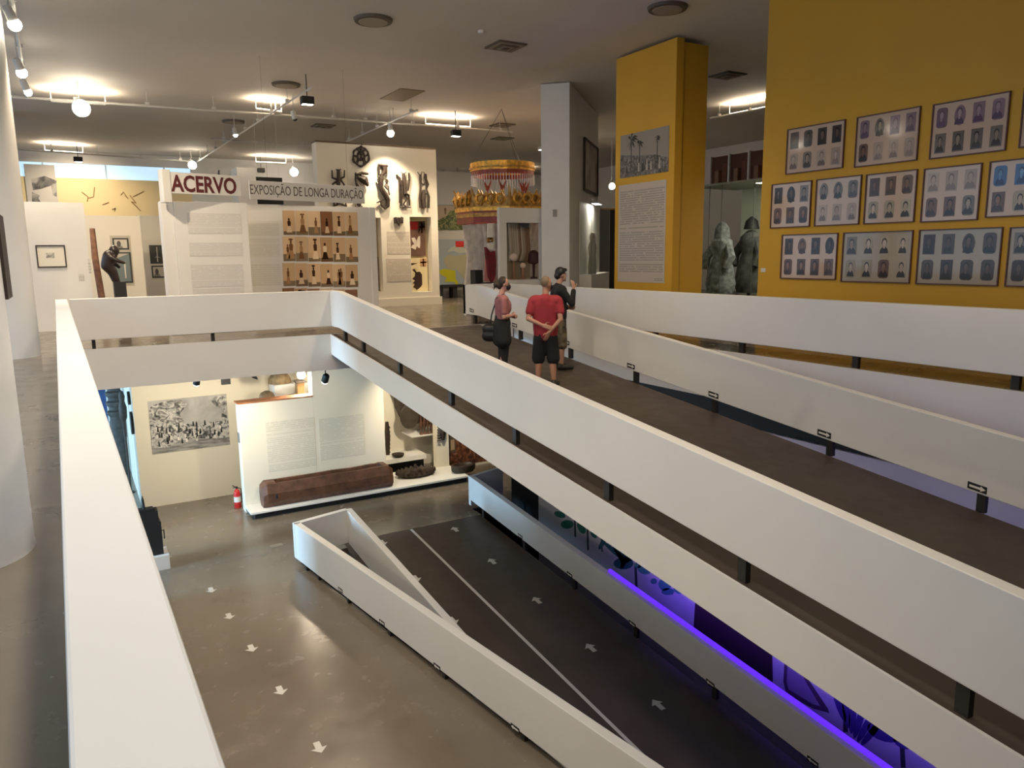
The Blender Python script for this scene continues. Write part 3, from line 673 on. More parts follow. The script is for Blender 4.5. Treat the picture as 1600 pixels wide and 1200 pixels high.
for px, py, r, c in ((803, 402, .115, (225, 205, 190)), (817, 415, .085, (222, 200, 180))):
    u, z = yplane(18.35).uz(px, py); k = thing('bust', P.p(u, j0, -.45), 'pale round head on a stand inside the white booth', 'bust', 'heads in the white booth')
    mb = MB(); mb.sphere(P.p(u, z, -.45), (r, r, r*.95), cm(*c)); mb.build('head', k, True)
    mb = MB(); b_ = P.p(u, j0, -.45); mb.lathe(b_, [(.12, 0), (.12, .03), (.04, .05), (.04, z-j0-r*.8)], cm(150, 110, 84), 12); mb.build('stand', k, True)
u, z = yplane(18.35).uz(834, 402); mb = MB(); b_ = P.p(u, j0, -.45); mb.lathe(b_, [(.10, 0), (.10, .04), (.03, .06), (.04, z-j0-.2), (.16, z-j0-.15), (.15, z-j0+.12), (.05, z-j0+.2)], mat('maroon_cloth', (.05, .012, .016), .7), 14); tag(mb.build('dark_bust', None, True), 'dark maroon draped bust inside the white booth', 'bust')
# small black cabinets far behind the white angled wall
P = yplane(24.5); u0, u1, z0, z1 = P.rect(934, 328, 975, 452); mb = MB(); mb.pbox(P, u0, u1, H, z1, -.6, 0, BLACK); mb.pbox(P, u0, u1, z1, z1+.06, -.6, .02, GOLDD)
tag(mb.build('black_cabinet'), 'black cabinet with a gold edge behind the yellow pillar', 'cabinet')

# big cream wall with carvings and two lit niches
P = yplane(23.1); u0, u1, _, _ = P.rect(500, 222, 684, 470); z1 = P.uz(500, 222)[1]
n1 = P.rect(578, 340, 597, 456); n2 = P.rect(642, 339, 675, 456)
CREAM = mat('cream_wall', (.74, .69, .58), .6, var=.02, scale=1)
t = thing('carving_wall', P.p((u0+u1)/2, H), 'tall cream display wall hung with dark openwork carvings', 'wall')
mb = MB()
for a, b, c, d in ((u0, n1[0], H, z1), (n1[1], n2[0], H, z1), (n2[1], u1, H, z1), (n1[0], n1[1], H, n1[2]), (n1[0], n1[1], n1[3], z1), (n2[0], n2[1], H, n2[2]), (n2[0], n2[1], n2[3], z1)): mb.pbox(P, a, b, c, d, -.45, 0, CREAM)
mb.build('wall_body', t)
mb = MB(); mb.pbox(P, n1[0], n1[1], n1[2], n1[3], -.45, -.38, cm(210, 190, 140)); mb.pbox(P, n2[0], n2[1], n2[2], n2[3], -.45, -.38, cm(232, 216, 170)); mb.build('niche_lining', t)
mb = MB(); mb.pbox(P, u0-.02, u1+.02, z1, z1+.05, -.47, .02, cm(96, 80, 62)); mb.build('top_rail', t)
mb = MB(); mb.pbox(P, u0, u1+.06, H, H+.25, 0, .05, CREAM); mb.build('base_rail', t)
for r in ((605, 362, 640, 397), (604, 404, 642, 440)):
    q = P.rect(*r); mb = MB(); mb.pbox(P, *q, .001, .008, text_mat('niche_text_%d' % r[1], (.60, .54, .45), (.47, .42, .35), 20, 12, seed=r[1])); tag(mb.build('text_block'), 'pale block of printed text on the cream carving wall between the niches, %s' % ('upper' if r[1] < 400 else 'lower'), 'text panel')
def cloth(px, name, label, M, deco=()):
    q = P.rect(*px); t = thing(name, P.p(q[0], q[2], -.3), label, 'textile'); mb = MB(); mb.pbox(P, *q, -.381, -.31, M); co = mb.build('cloth', t)
    for nm, pts, M2 in deco:
        mb = MB(); mb.poly(P, [P.uz(*p) for p in pts], -.31, -.305, M2); mb.build(nm, co)
def c5(x, y): return (570+x*.1333, 320+y*.1333)
RED = cm(176, 40, 36); CW = cm(226, 216, 200); DK = cm(52, 28, 24)
cloth((642, 345, 671, 400), 'appliqued_flag', 'dark brown and red appliqued flag with white animal in the lit niche', cm(106, 78, 64), [
    ('red_field', [c5(540, 195), c5(665, 195), c5(665, 285), c5(540, 290)], RED),
    ('canton', [c5(670, 190), c5(752, 185), c5(755, 330), c5(670, 330)], cm(92, 66, 54)),
    ('cross', [c5(703, 190), c5(720, 190), c5(722, 330), c5(705, 330)], RED), ('cross', [c5(670, 245), c5(752, 243), c5(752, 263), c5(670, 265)], RED),
    ('saltire', [c5(668, 195), c5(678, 190), c5(700, 240), c5(692, 248)], CW), ('saltire', [c5(745, 190), c5(752, 200), c5(728, 245), c5(722, 236)], CW), ('saltire', [c5(668, 320), c5(690, 268), c5(700, 275), c5(680, 328)], CW),
    ('white_animal', [c5(590, 385), c5(630, 380), c5(650, 420), c5(670, 370), c5(692, 362), c5(694, 440), c5(690, 505), c5(670, 500), c5(655, 480), c5(640, 525), c5(585, 500), c5(600, 470), c5(625, 460), c5(600, 420)], CW)])
cloth((643, 403, 674, 456), 'bull_flag', 'cream flag with dark bull silhouette in the lit niche', cm(228, 212, 168), [
    ('bull', [c5(600, 760), c5(625, 750), c5(650, 790), c5(690, 785), c5(715, 820), c5(718, 940), c5(690, 975), c5(650, 1005), c5(640, 985), c5(610, 970), c5(630, 930), c5(605, 925), c5(632, 890), c5(600, 870), c5(630, 840), c5(635, 800)], DK),
    ('horn', [c5(577, 683), c5(662, 685), c5(577, 716)], DK), ('canton', [c5(692, 632), c5(768, 628), c5(768, 722), c5(695, 725)], cm(196, 150, 110)),
    ('cross', [c5(722, 630), c5(738, 630), c5(740, 724), c5(724, 724)], RED), ('cross', [c5(692, 668), c5(768, 664), c5(768, 682), c5(692, 686)], RED)])
cloth((581, 341, 593, 400), 'striped_textile', 'pale striped textile in the narrow niche', print_mat('stripes', [(.35, (.12, .10, .06)), (.5, (.42, .36, .24)), (.62, (.24, .2, .12))], 3, .3, (1, 1, 7)))
cloth((583, 401, 597, 455), 'brown_textile', 'brown woven textile below the striped one in the narrow niche', print_mat('weave', [(.4, (.10, .055, .025)), (.6, (.22, .13, .06))], 20, .3))
def c4(x, y): return (500+x*.11875, 215+y*.11875)
def carving(label, strokes, base=(), nn=.092):
    mb = MB()
    for pts, r in strokes:
        q = [P.p(*P.uz(*c4(*p)), nn) for p in pts]; rr = [v*0.0019 for v in r] if isinstance(r, (list, tuple)) else r*.0019
        mb.tube(q, rr, WOODD, 7)
    for pts in base: mb.poly(P, [P.uz(*c4(*p)) for p in pts], .03, .14, WOODD)
    dy = P.o[1]+.004-max(v[1] for v in mb.v); mb.v = [(a, b+dy, c) for a, b, c in mb.v]
    o = mb.build('openwork_carving', None, True); return tag(o, label, 'carving')
def circ(x, y, rx, ry, n=12): return [(x+rx*math.cos(2*math.pi*i/n), y+ry*math.sin(2*math.pi*i/n)) for i in range(n+1)]
carving('round openwork wood carving of interlaced rings hung high on the cream wall', [(circ(535, 250, 105, 125), 13), (circ(470, 200, 40, 42), 10), (circ(590, 200, 38, 40), 10), (circ(455, 290, 32, 45), 10), (circ(615, 280, 32, 45), 10), (circ(530, 335, 40, 50), 11), (circ(535, 240, 45, 60), 14), ([(535, 110), (535, 230)], 22), ([(490, 150), (585, 340)], 10), ([(590, 150), (480, 350)], 10), ([(545, 70), (540, 120)], 4)], nn=.045)
carving('carved figure with raised arms partly hidden by the long sign', [([(150, 430), (155, 530), (230, 555)], [12, 16, 18]), ([(315, 430), (310, 520), (250, 545)], [10, 14, 16]), ([(235, 420), (238, 500), (235, 620), (225, 750), (230, 880)], [26, 30, 34, 36, 30]), ([(205, 415), (225, 445)], 8), ([(265, 415), (245, 445)], 8), ([(260, 550), (310, 620), (300, 760), (340, 900)], [16, 14, 16, 12]), ([(210, 580), (160, 610), (180, 760), (175, 910)], [16, 16, 16, 14]), ([(170, 900), (250, 870), (345, 900)], 16)])
carving('carved coiled beast with arched back partly hidden by the long sign', [([(455, 465), (455, 560), (470, 640)], 16), ([(460, 500), (540, 470), (620, 480)], [20, 26, 22]), ([(480, 520), (560, 560), (620, 640)], [30, 60, 20]), ([(520, 500), (590, 540), (620, 620)], [30, 34, 14]), ([(470, 600), (520, 700), (500, 900)], [30, 40, 36]), ([(455, 915), (540, 915)], 26)])
carving('tall carving of a mermaid with curling fish tail on the cream wall', [([(755, 360), (880, 375)], [22, 24]), ([(765, 380), (770, 500)], 16), ([(830, 385), (840, 440), (800, 500)], [45, 40, 30]), ([(880, 430), (850, 510)], [10, 14]), ([(800, 500), (795, 600), (790, 660), (840, 740), (885, 820), (880, 900), (850, 930)], [34, 42, 44, 44, 40, 34, 24]), ([(850, 935), (800, 890), (790, 830), (850, 790)], [26, 24, 18, 14]), ([(800, 830), (735, 860)], [18, 8]), ([(745, 545), (770, 600), (770, 660)], [12, 22, 14]), ([(870, 550), (870, 610)], 20), ([(845, 580), (895, 575)], 10), ([(830, 640), (890, 690), (905, 760)], 10), ([(890, 640), (890, 700)], 10)])
carving('carved group of three crowned figures reaching upward on the cream wall', [([(995, 490), (1040, 540), (1035, 700), (1040, 860)], [16, 26, 14, 14]), ([(1090, 470), (1095, 540), (1105, 640), (1110, 740), (1160, 760), (1170, 900)], [24, 34, 26, 36, 18, 14]), ([(1160, 465), (1165, 560), (1150, 700)], [14, 20, 12]), ([(1060, 560), (1075, 700), (1060, 900)], [20, 22, 14]), ([(1110, 760), (1140, 800), (1090, 880), (1130, 920)], 14), ([(1050, 920), (1185, 918)], 12), ([(1055, 455), (1085, 480)], 7), ([(1125, 455), (1100, 480)], 7)])
carving('carved pair of crowned figures facing each other on the cream wall', [([(1310, 490), (1312, 560)], [20, 28]), ([(1375, 480), (1378, 540)], [22, 28]), ([(1312, 560), (1310, 700), (1300, 800), (1310, 930)], [22, 20, 20, 24]), ([(1378, 540), (1405, 620), (1390, 680), (1420, 780), (1415, 930)], [22, 26, 14, 22, 22]), ([(1310, 590), (1345, 620), (1400, 580)], 10), ([(1355, 690), (1345, 780), (1355, 930)], [26, 46, 40]), ([(1270, 455), (1300, 500)], 7), ([(1330, 450), (1318, 490)], 7), ([(1350, 455), (1370, 490)], 7), ([(1320, 760), (1390, 740)], 12)])
q = P.rect(615, 340, 628, 349); mb = MB(); mb.pbox(P, q[0], q[1], q[2], q[3], .01, .12, WOODD); mb.tube([P.p(q[0]+.02, q[3], .08), P.p((q[0]+q[1])/2, q[2]-.05, .1), P.p(q[1]-.02, q[3], .08)], .05, WOODD); tag(mb.build('wooden_mask'), 'small dark wooden mask below the carvings between the niches', 'mask')

# map, tree photograph, bench and bright panel beyond
P = yplane(26.5)
def m5(x, y): return (570+x*.1333, 320+y*.1333)
t = thing('world_map', P.p(P.uz(705, 440)[0], P.uz(705, 446)[1]), 'pale coloured world map board with yellow land beside the curtains', 'map')
q = P.rect(681, 360, 760, 446); mb = MB(); mb.pbox(P, *q, -.06, 0, cm(196, 194, 186)); mb.build('board', t)
mb = MB(); q = P.rect(682, 374, 760, 445); mb.pbox(P, *q, .001, .006, cm(160, 172, 178)); mb.build('sea', t)
mb = MB(); mb.poly(P, [P.uz(*m5(*p)) for p in ((930, 620), (985, 585), (1060, 600), (1120, 590), (1300, 560), (1400, 700), (1400, 860), (1160, 870), (1080, 760), (980, 750), (930, 690))], .006, .010, cm(176, 170, 142)); mb.build('land', t)
mb = MB(); mb.poly(P, [P.uz(*m5(*p)) for p in ((960, 560), (1010, 500), (1080, 470), (1180, 520), (1300, 500), (1300, 545), (1100, 570), (1040, 540))], .006, .010, cm(186, 190, 172)); mb.build('land', t)
mb = MB(); mb.poly(P, [P.uz(*m5(*p)) for p in ((870, 770), (930, 750), (1060, 770), (1065, 860), (1100, 930), (1070, 940), (1050, 905), (930, 900), (960, 860), (880, 810))], .006, .012, cm(196, 190, 22)); mb.build('yellow_land', t)
mb = MB(); mb.poly(P, [P.uz(*m5(*p)) for p in ((1062, 425), (1160, 425), (1160, 495), (1066, 497))], .006, .012, cm(200, 38, 36)); mb.build('red_legend', t)
q = P.rect(681, 322, 760, 359); t = thing('tree_photograph', P.p(q[0], q[2]), 'colour photograph of cut leafy branches above the wall map', 'picture'); mb = MB(); mb.pbox(P, *q, -.06, 0, cm(176, 160, 140)); mb.build('print', t)
mb = MB(); mb.poly(P, [P.uz(*m5(*p)) for p in ((835, 295), (838, 190), (900, 160), (960, 130), (1000, 70), (1050, 60), (1090, 100), (1140, 90), (1300, 200), (1300, 295))], .001, .006, print_mat('leaves', [(.3, (.02, .035, .012)), (.48, (.10, .13, .04)), (.62, (.30, .30, .14)), (.75, (.12, .10, .05))], 6, 2)); mb.poly(P, [P.uz(*m5(*p)) for p in ((930, 40), (955, 40), (950, 110), (938, 110))], .001, .006, cm(110, 84, 60)); mb.build('foliage', t)
mb = MB(); mb.box(P.p(P.uz(680, 400)[0], 0)[0], X1, 26.565, 26.7, H, P.uz(700, 322)[1], WALL); 
tag(mb.build('map_partition'), 'low white partition behind the wall map', 'partition')
P = yplane(26.0); u0, u1, z0, z1 = P.rect(680, 440, 745, 462)
t = thing('black_bench', P.p(u0, H), 'low black bench in front of the wall map', 'bench'); mb = MB(); mb.pbox(P, u0, u1, H+.42, H+.5, -.45, 0, BLACK); mb.build('seat', t)
for px in (690, 712):
    u = P.uz(px, 450)[0]; mb = MB(); mb.pbox(P, u-.09, u+.09, H, H+.42, -.4, -.05, BLACK); mb.build('leg', t)
mb = MB(); P = yplane(29.0); q = P.rect(670, 271, 850, 322); mb.pbox(P, q[0], q[1], q[2], q[3], -.1, 0, WALL); mb.pbox(P, q[0], q[1], H, q[2], -.1, -.05, WALL); tag(mb.build('bright_panel'), 'bright white wall panel behind the fringed ring', 'partition')

# ACERVO stand
P = yplane(17.2)
t = thing('text_stand', P.p(P.uz(320, 450)[0], H), 'white stand with pale blocks of text below the ACERVO sign', 'display stand')
u0, u1, _, z1 = P.rect(276, 316, 390, 450); ul = P.uz(251, 320)[0]
mb = MB(); mb.pbox(P, u0, u1, H, z1, -.55, 0, WALL); mb.build('front_panel', t, bevel=.01)
mb = MB(); mb.pbox(P, ul, u0, H, z1+.01, -.50, -.04, WALL); mb.build('side_panel', t, bevel=.01)
TXG = text_mat('grey_print', (.67, .65, .62), (.59, .57, .545), 14, 16)
for r in ((293, 333, 377, 365), (296, 379, 379, 400), (299, 413, 380, 448), (302, 450, 382, 475)):
    mb = MB(); mb.pbox(P, *P.rect(*r), .002, .006, TXG); mb.build('text_block', t)
r_ = ray(2165, 398); PS = Pl(P.p(P.uz(265, 290)[0], 0)[0], 16.9, (r_[0], r_[1]))
a = PS.uz(265, 266); b = PS.uz(375, 277); c = PS.uz(375, 307); d = PS.uz(265, 301)
t = thing('acervo_sign', PS.p(a[0], d[1]), 'white sign board reading ACERVO in dark red letters', 'sign')
mb = MB(); mb.pbox(PS, a[0], b[0], (c[1]+d[1])/2, (a[1]+b[1])/2, -.06, 0, WALL); mb.build('board', t, bevel=.006)
q = PS.uz(252, 264); mb = MB(); mb.pbox(PS, q[0], a[0], PS.uz(258, 316)[1], q[1], -.25, .01, WALL); mb.build('end_post', t, bevel=.006)
zt = PS.uz(268, 298)[1]; wd = PS.uz(369, 290)[0]-PS.uz(267, 290)[0]
me = text_mesh('ACERVO', (PS.uz(268, 273)[1]-zt)/.70, cm(88, 22, 28), PS, PS.uz(267, 290)[0], zt, .004, .006, .012, width=wd); o = link_mesh(me, 'lettering', t); o['label'] = 'dark red capital letters ACERVO'
# long sign and photograph panel
P = yplane(18.2)
r_ = ray(2165, 405); PS = Pl(P.p(P.uz(389, 300)[0], 0)[0], 17.6, (r_[0], r_[1]))
a = PS.uz(389, 279); b = PS.uz(569, 294); c = PS.uz(568, 320); d = PS.uz(389, 309)
t = thing('exhibition_sign', PS.p(a[0], d[1]), 'long white sign board reading EXPOSIÇÃO DE LONGA DURAÇÃO in grey letters', 'sign')
mb = MB(); mb.pbox(PS, a[0], b[0], (c[1]+d[1])/2, (a[1]+b[1])/2, -.05, 0, WALL); mb.build('board', t, bevel=.005)
for f_ in (.15, .85):
    mb = MB(); uu = a[0]+(b[0]-a[0])*f_; mb.tube([PS.p(uu, (a[1]+b[1])/2-.02, -.025), PS.p(uu, ZT, -.025)], .002, STEEL, 4); mb.build('hanging_wire', t)
zt = PS.uz(393, 303)[1]; wd = PS.uz(567, 300)[0]-PS.uz(391, 300)[0]
me = text_mesh('EXPOSIÇÃO DE LONGA DURAÇÃO', (PS.uz(393, 288)[1]-zt)/.70, cm(92, 84, 82), PS, PS.uz(391, 300)[0], zt, .003, .005, .0, width=wd); o = link_mesh(me, 'lettering', t); o['label'] = 'grey capital letters EXPOSIÇÃO DE LONGA DURAÇÃO'
t = thing('photograph_panel', P.p(P.uz(490, 450)[0], H), 'white panel covered with rows of sepia photographs below the long sign', 'display panel')
u0, u1, _, z1 = P.rect(401, 322, 579, 450)
mb = MB(); mb.pbox(P, u0-.2, u1, H, z1, -.3, 0, WALL); mb.build('panel', t)
u2 = P.uz(589, 400)[0]; mb = MB(); mb.pbox(P, u1, u2, H, z1+.0, -.5, .02, WALL); mb.build('edge_post', t, bevel=.006)
for r in ((383, 345, 436, 368), (384, 372, 437, 402), (386, 412, 439, 446)):
    mb = MB(); mb.pbox(P, *P.rect(*r), .001, .004, text_mat('faint_text_%d' % r[1], (.70, .68, .63), (.64, .62, .57), 10, 14, seed=r[1])); mb.build('faint_text', t)
SEP = [((214, 178, 138), (70, 44, 30), (236, 208, 172)), ((196, 156, 116), (56, 34, 24), (238, 214, 182)), ((224, 192, 152), (130, 92, 62), (180, 138, 98)), ((150, 108, 78), (50, 28, 20), (226, 196, 160))]
def sepia(u0, u1, z0, z1):
    b, dkc, lt = SEP[rnd.choice((0, 0, 1, 2, 3, 2))]; mb = MB(); w_, h_ = u1-u0, z1-z0
    mb.pbox(P, u0, u1, z0, z1, .002, .008, pc(b, 10)); g = rnd.uniform(.14, .34)
    mb.pbox(P, u0, u1, z0, z0+h_*g, .008, .0085, pc(tuple(v*.62 for v in b), 10))
    for k in range(rnd.choice((1, 1, 2))):
        x = u0+w_*rnd.uniform(.35, .65)+(k*w_*.2); hh = h_*rnd.uniform(.58, .76); s = w_*rnd.uniform(.16, .25); zz = z0+h_*.1; x = min(x, u1-s*1.3)
        M1, M2 = (pc(dkc, 8), pc(lt, 8)) if rnd.random() < .6 else (pc(lt, 8), pc(dkc, 8))
        mb.poly(P, [(x-s*1.15, zz), (x+s*1.15, zz), (x+s*.5, zz+hh*.5), (x-s*.5, zz+hh*.5)], .0085, .0092, M2)
        mb.poly(P, [(x-s*.55, zz+hh*.45), (x+s*.55, zz+hh*.45), (x+s*.7, zz+hh*.75), (x+s*.3, zz+hh*.84), (x-s*.3, zz+hh*.84), (x-s*.7, zz+hh*.75)], .0085, .0094, M1)
        mb.ell(P, x, zz+hh*.92, s*.38, hh*.10, .0085, .0098, pc(dkc, 8), 10)
        if rnd.random() < .4: mb.ell(P, x, zz+hh*1.06, s*.8, hh*.06, .0085, .0096, pc(dkc, 8), 10)
    mb.build('photograph', t)
for r_, (ya, yb_) in enumerate(((329, 367), (369.5, 408), (411, 447), (450, 486))):
    for i in range(6):
        q = P.rect(442+i*19.6, ya+i*.5, 442+(i+1)*19.6-.7, yb_+i*.3); sepia(*q)

# distant panels and the left part of the gallery
def panel(px, y, name, label, cat, M, thick=.15, floor=True, H0=H):
    P = yplane(y); q = P.rect(*px); mb = MB(); mb.pbox(P, q[0], q[1], H0 if floor else q[2], q[3], -thick, 0, M); o = mb.build(name); tag(o, label, cat); return P
panel((372, 262, 401, 330), 25, 'partition_block', 'grey white block standing behind the ACERVO stand', 'partition', WALL, 1.0)
_P = panel((399, 277, 442, 319), 25.5, 'black_screen', 'black rectangular screen behind the long sign', 'screen', BLACK, .1, False)
_q = _P.rect(399, 277, 442, 319); mb = MB(); mb.tube([_P.p(_q[0]+.1, _q[3]-.02, -.05), _P.p(_q[0]+.1, ZT, -.05)], .004, WALL, 5); mb.tube([_P.p(_q[1]-.1, _q[3]-.02, -.05), _P.p(_q[1]-.1, ZT, -.05)], .004, WALL, 5); _o = bpy.data.objects['black_screen']; mb.build('hanging_rod', _o)
panel((440, 296, 500, 330), 28, 'distant_partition', 'white partition behind the long sign', 'partition', WALL, .5)
P = panel((40, 316, 140, 510), 20.0, 'picture_partition', 'white partition with a thin framed drawing near the far column', 'partition', WALL, .3)
t = thing('framed_drawing', P.p(*P.uz(57, 418)), 'thin dark frame with small drawing on wide white mount', 'picture'); q = P.rect(57, 383, 103, 418); mb = MB(); e = .025
for r in ((q[0], q[1], q[2], q[2]+e), (q[0], q[1], q[3]-e, q[3]), (q[0], q[0]+e, q[2]+e, q[3]-e), (q[1]-e, q[1], q[2]+e, q[3]-e)): mb.pbox(P, *r, .002, .03, cm(52, 46, 42))
mb.build('frame', t); mb = MB(); mb.pbox(P, q[0]+e, q[1]-e, q[2]+e, q[3]-e, .002, .01, cm(228, 222, 208)); mb.build('mount', t); mb = MB(); mb.pbox(P, *P.rect(72, 395, 85, 403), .01, .014, print_mat('tiny_drawing', [(.4, (.2, .19, .17)), (.6, (.6, .57, .5))], 12, 1)); mb.build('drawing', t)
for r, lab in (((123, 428, 132, 439), 'small square caption beside the framed drawing'), ((138, 404, 142, 427), 'tall narrow caption at the partition edge')):
    mb = MB(); mb.pbox(P, *P.rect(*r), .001, .005, text_mat('cap_%d' % r[0], (.62, .60, .55), (.45, .43, .4), 5, 6)); tag(mb.build('caption_plate'), lab, 'caption')
panel((138, 337, 224, 470), 23.5, 'print_partition', 'cream partition behind the black statue', 'partition', CREAM, .2)
panel((220, 337, 262, 470), 25.0, 'shaded_partition', 'shaded cream partition beside the ACERVO stand', 'partition', CREAM, .2)
def pr(P, r, kind, lab):
    q = P.rect(*r); t = thing('framed_print', P.p(q[0], q[2]), lab, 'picture'); mb = MB(); mb.pbox(P, *q, .002, .02, cm(60, 62, 58)); mb.build('frame', t)
    e = .04; mb = MB(); col = {'light': cm(200, 194, 180), 'blue': cm(112, 124, 124), 'dark': cm(66, 66, 60)}[kind]; mb.pbox(P, q[0]+e, q[1]-e, q[2]+e, q[3]-e, .02, .024, col)
    mb.build('print', t); w_, h_ = q[1]-q[0], q[3]-q[2]; mb = MB()
    if kind == 'light': mb.ell(P, q[0]+w_*.38, q[2]+h_*.5, w_*.13, h_*.26, .024, .027, cm(84, 80, 74)); mb.ell(P, q[0]+w_*.38, q[2]+e, w_*.25, h_*.25, .024, .0265, cm(130, 126, 118), 12, 0, math.pi)
    elif kind == 'blue': mb.poly(P, [(q[0]+e, q[2]+h_*.78), (q[0]+w_*.9, q[2]+h_*.95), (q[1]-e, q[3]-e), (q[0]+e, q[3]-e)], .024, .026, cm(186, 180, 166)); mb.poly(P, [(q[0]+w_*.58, q[2]+h_*.15), (q[0]+w_*.64, q[2]+h_*.15), (q[0]+w_*.66, q[2]+h_*.7), (q[0]+w_*.56, q[2]+h_*.7)], .024, .027, cm(206, 200, 190))
    elif kind == 'dark': mb.poly(P, [(q[0]+w_*.47, q[2]+h_*.1), (q[0]+w_*.55, q[2]+h_*.1), (q[0]+w_*.56, q[2]+h_*.9), (q[0]+w_*.50, q[2]+h_*.9)], .024, .027, cm(200, 194, 180)); mb.poly(P, [(q[0]+w_*.28, q[2]+h_*.30), (q[0]+w_*.5, q[2]+h_*.42), (q[0]+w_*.76, q[2]+h_*.30), (q[0]+w_*.5, q[2]+h_*.36)], .024, .028, cm(180, 174, 160))
    mb.build('drawing', t)
P = yplane(23.5); mb = MB(); mb.pbox(P, *P.rect(175, 368, 207, 447), .0005, .002, cm(190, 182, 164)); tag(mb.build('mount_board'), 'pale mount board behind two framed prints and the statue', 'board')
pr(P, (176, 372, 201, 390), 'light', 'small framed head drawing above the black statue'); pr(P, (178, 394, 206, 442), 'blue', 'tall blue grey framed print behind the black statue')
P = yplane(25.0); pr(P, (234, 383, 256, 412), 'dark', 'dark framed print with white emblem beside the ACERVO stand'); pr(P, (237, 415, 258, 434), 'light', 'small framed print with an arch shape under the dark emblem print')
P = yplane(21.5); mb = MB(); a, b = P.uz(144, 357), P.uz(155, 470); mb.tube([P.p(*a), P.p(a[0]*.6+b[0]*.4, a[1]*.6+b[1]*.4, .05), P.p(b[0]+.1, H)], [.06, .075, .08], mat('weathered_pole', (.22, .11, .07), .8, var=.3, scale=7), 9)
tag(mb.build('wooden_pole', None, True), 'leaning reddish wooden pole beside the picture partition', 'pole')
# far wall: clerestory daylight strip, tan wall drawings, mountain mural
P = yplane(Y1)
mb = MB(); zt0, zt1 = P.uz(170, 280)[1], P.uz(170, 259)[1]
for px, c in ((100, 0),):
    pass
for k, (pts) in enumerate((((500-400+28, 400/1),), )): pass
DR = cm(150, 112, 62)
def l5(x, y): return P.p(*P.uz(x*.25, 200+y*.25), .03)
for lab, lines in (('brown line drawing of branches painted on the tan wall', [[(510, 400), (550, 430), (545, 460)], [(545, 440), (585, 430), (590, 370)], [(640, 480), (680, 465)]]), ('brown line drawing of dancing figures painted on the tan wall', [[(755, 420), (770, 400), (790, 430), (800, 440)], [(810, 420), (850, 470), (820, 460), (880, 520)], [(830, 430), (900, 395)], [(700, 510), (720, 500), (715, 520)], [(840, 480), (870, 510)]])):
    mb = MB()
    for L in lines: mb.tube([l5(*p) for p in L], .016, DR, 5)
    tag(mb.build('line_drawing'), lab, 'drawing')
P = yplane(Y1-.06); q = P.rect(40, 257, 88, 316); t = thing('mountain_mural', P.p(q[0], q[2]), 'large grey photograph of a mountain road beside the tan wall', 'picture'); mb = MB(); mb.pbox(P, *q, -.05, 0, cm(196, 194, 190)); mb.build('print', t)
GR = print_mat('grey_rocks', [(.35, (.03, .03, .035)), (.5, (.16, .16, .16)), (.65, (.4, .39, .37))], 2.2, 1.2)
g = lambda x, y: P.uz(x*.25, 200+y*.25)
mb = MB(); mb.poly(P, [g(195, 320), g(280, 300), g(355, 330), g(350, 350), g(260, 380), g(205, 390)], .001, .006, GR); mb.poly(P, [g(200, 400), g(250, 420), g(240, 440), g(260, 470), g(200, 470)], .001, .006, GR); mb.poly(P, [g(320, 360), g(355, 350), g(355, 430), g(330, 420)], .001, .006, GR); mb.build('rocks', t)
# dark statue on plinth
P = yplane(18.0); t = thing('dark_statue', P.p(P.uz(187, 441)[0], H), 'black wooden statue of a bending figure on a black plinth', 'statue')
s5 = lambda x, y: P.p(*P.uz(140+x*.10833, 350+y*.10833))
q0 = P.uz(177, 441); q1 = P.uz(196, 441); mb = MB(); mb.box(P.p(*q0)[0], P.p(*q1)[0], 17.85, 18.2, H, q0[1]+.01, BLACK); mb.build('plinth', t)
def cap(mb, p0, p1, r0, r1, M, n=6):
    p0, p1 = Vector(p0), Vector(p1)
    mb.tube([p0.lerp(p1, i/n) for i in range(n+1)], [r0+(r1-r0)*i/n for i in range(n+1)], M, 12); mb.sphere(p0, r0, M, 12, 8); mb.sphere(p1, r1, M, 12, 8)
SD = mat('ebony', (.022, .012, .009), .35); mb = MB()
def off(p, n): return (p[0], p[1]-n, p[2])
mb.sphere(s5(355, 385), (.10, .11, .115), SD); cap(mb, s5(335, 430), s5(310, 470), .06, .08, SD); cap(mb, s5(290, 470), s5(250, 590), .14, .12, SD); cap(mb, s5(250, 600), s5(330, 690), .12, .10, SD); cap(mb, s5(330, 690), s5(370, 790), .10, .08, SD); cap(mb, s5(370, 790), s5(400, 850), .085, .07, SD)
cap(mb, off(s5(310, 480), .1), off(s5(400, 530), .15), .055, .045, SD); cap(mb, off(s5(400, 530), .15), off(s5(490, 560), .12), .045, .035, SD); cap(mb, off(s5(330, 530), -.1), off(s5(425, 620), -.08), .05, .04, SD)
remeshed(mb, 'figure', .02, 3, t)
# board fixed beside the near column
mb = MB(); P = yplane(5.0)
q0, q1 = P.uz(9, 335), P.uz(22, 466); mb.box(-.292, -.275, 4.86, 5.25, q1[1], q0[1], WOODD); tag(mb.build('dark_board'), 'narrow dark board edge on the near round column', 'board')
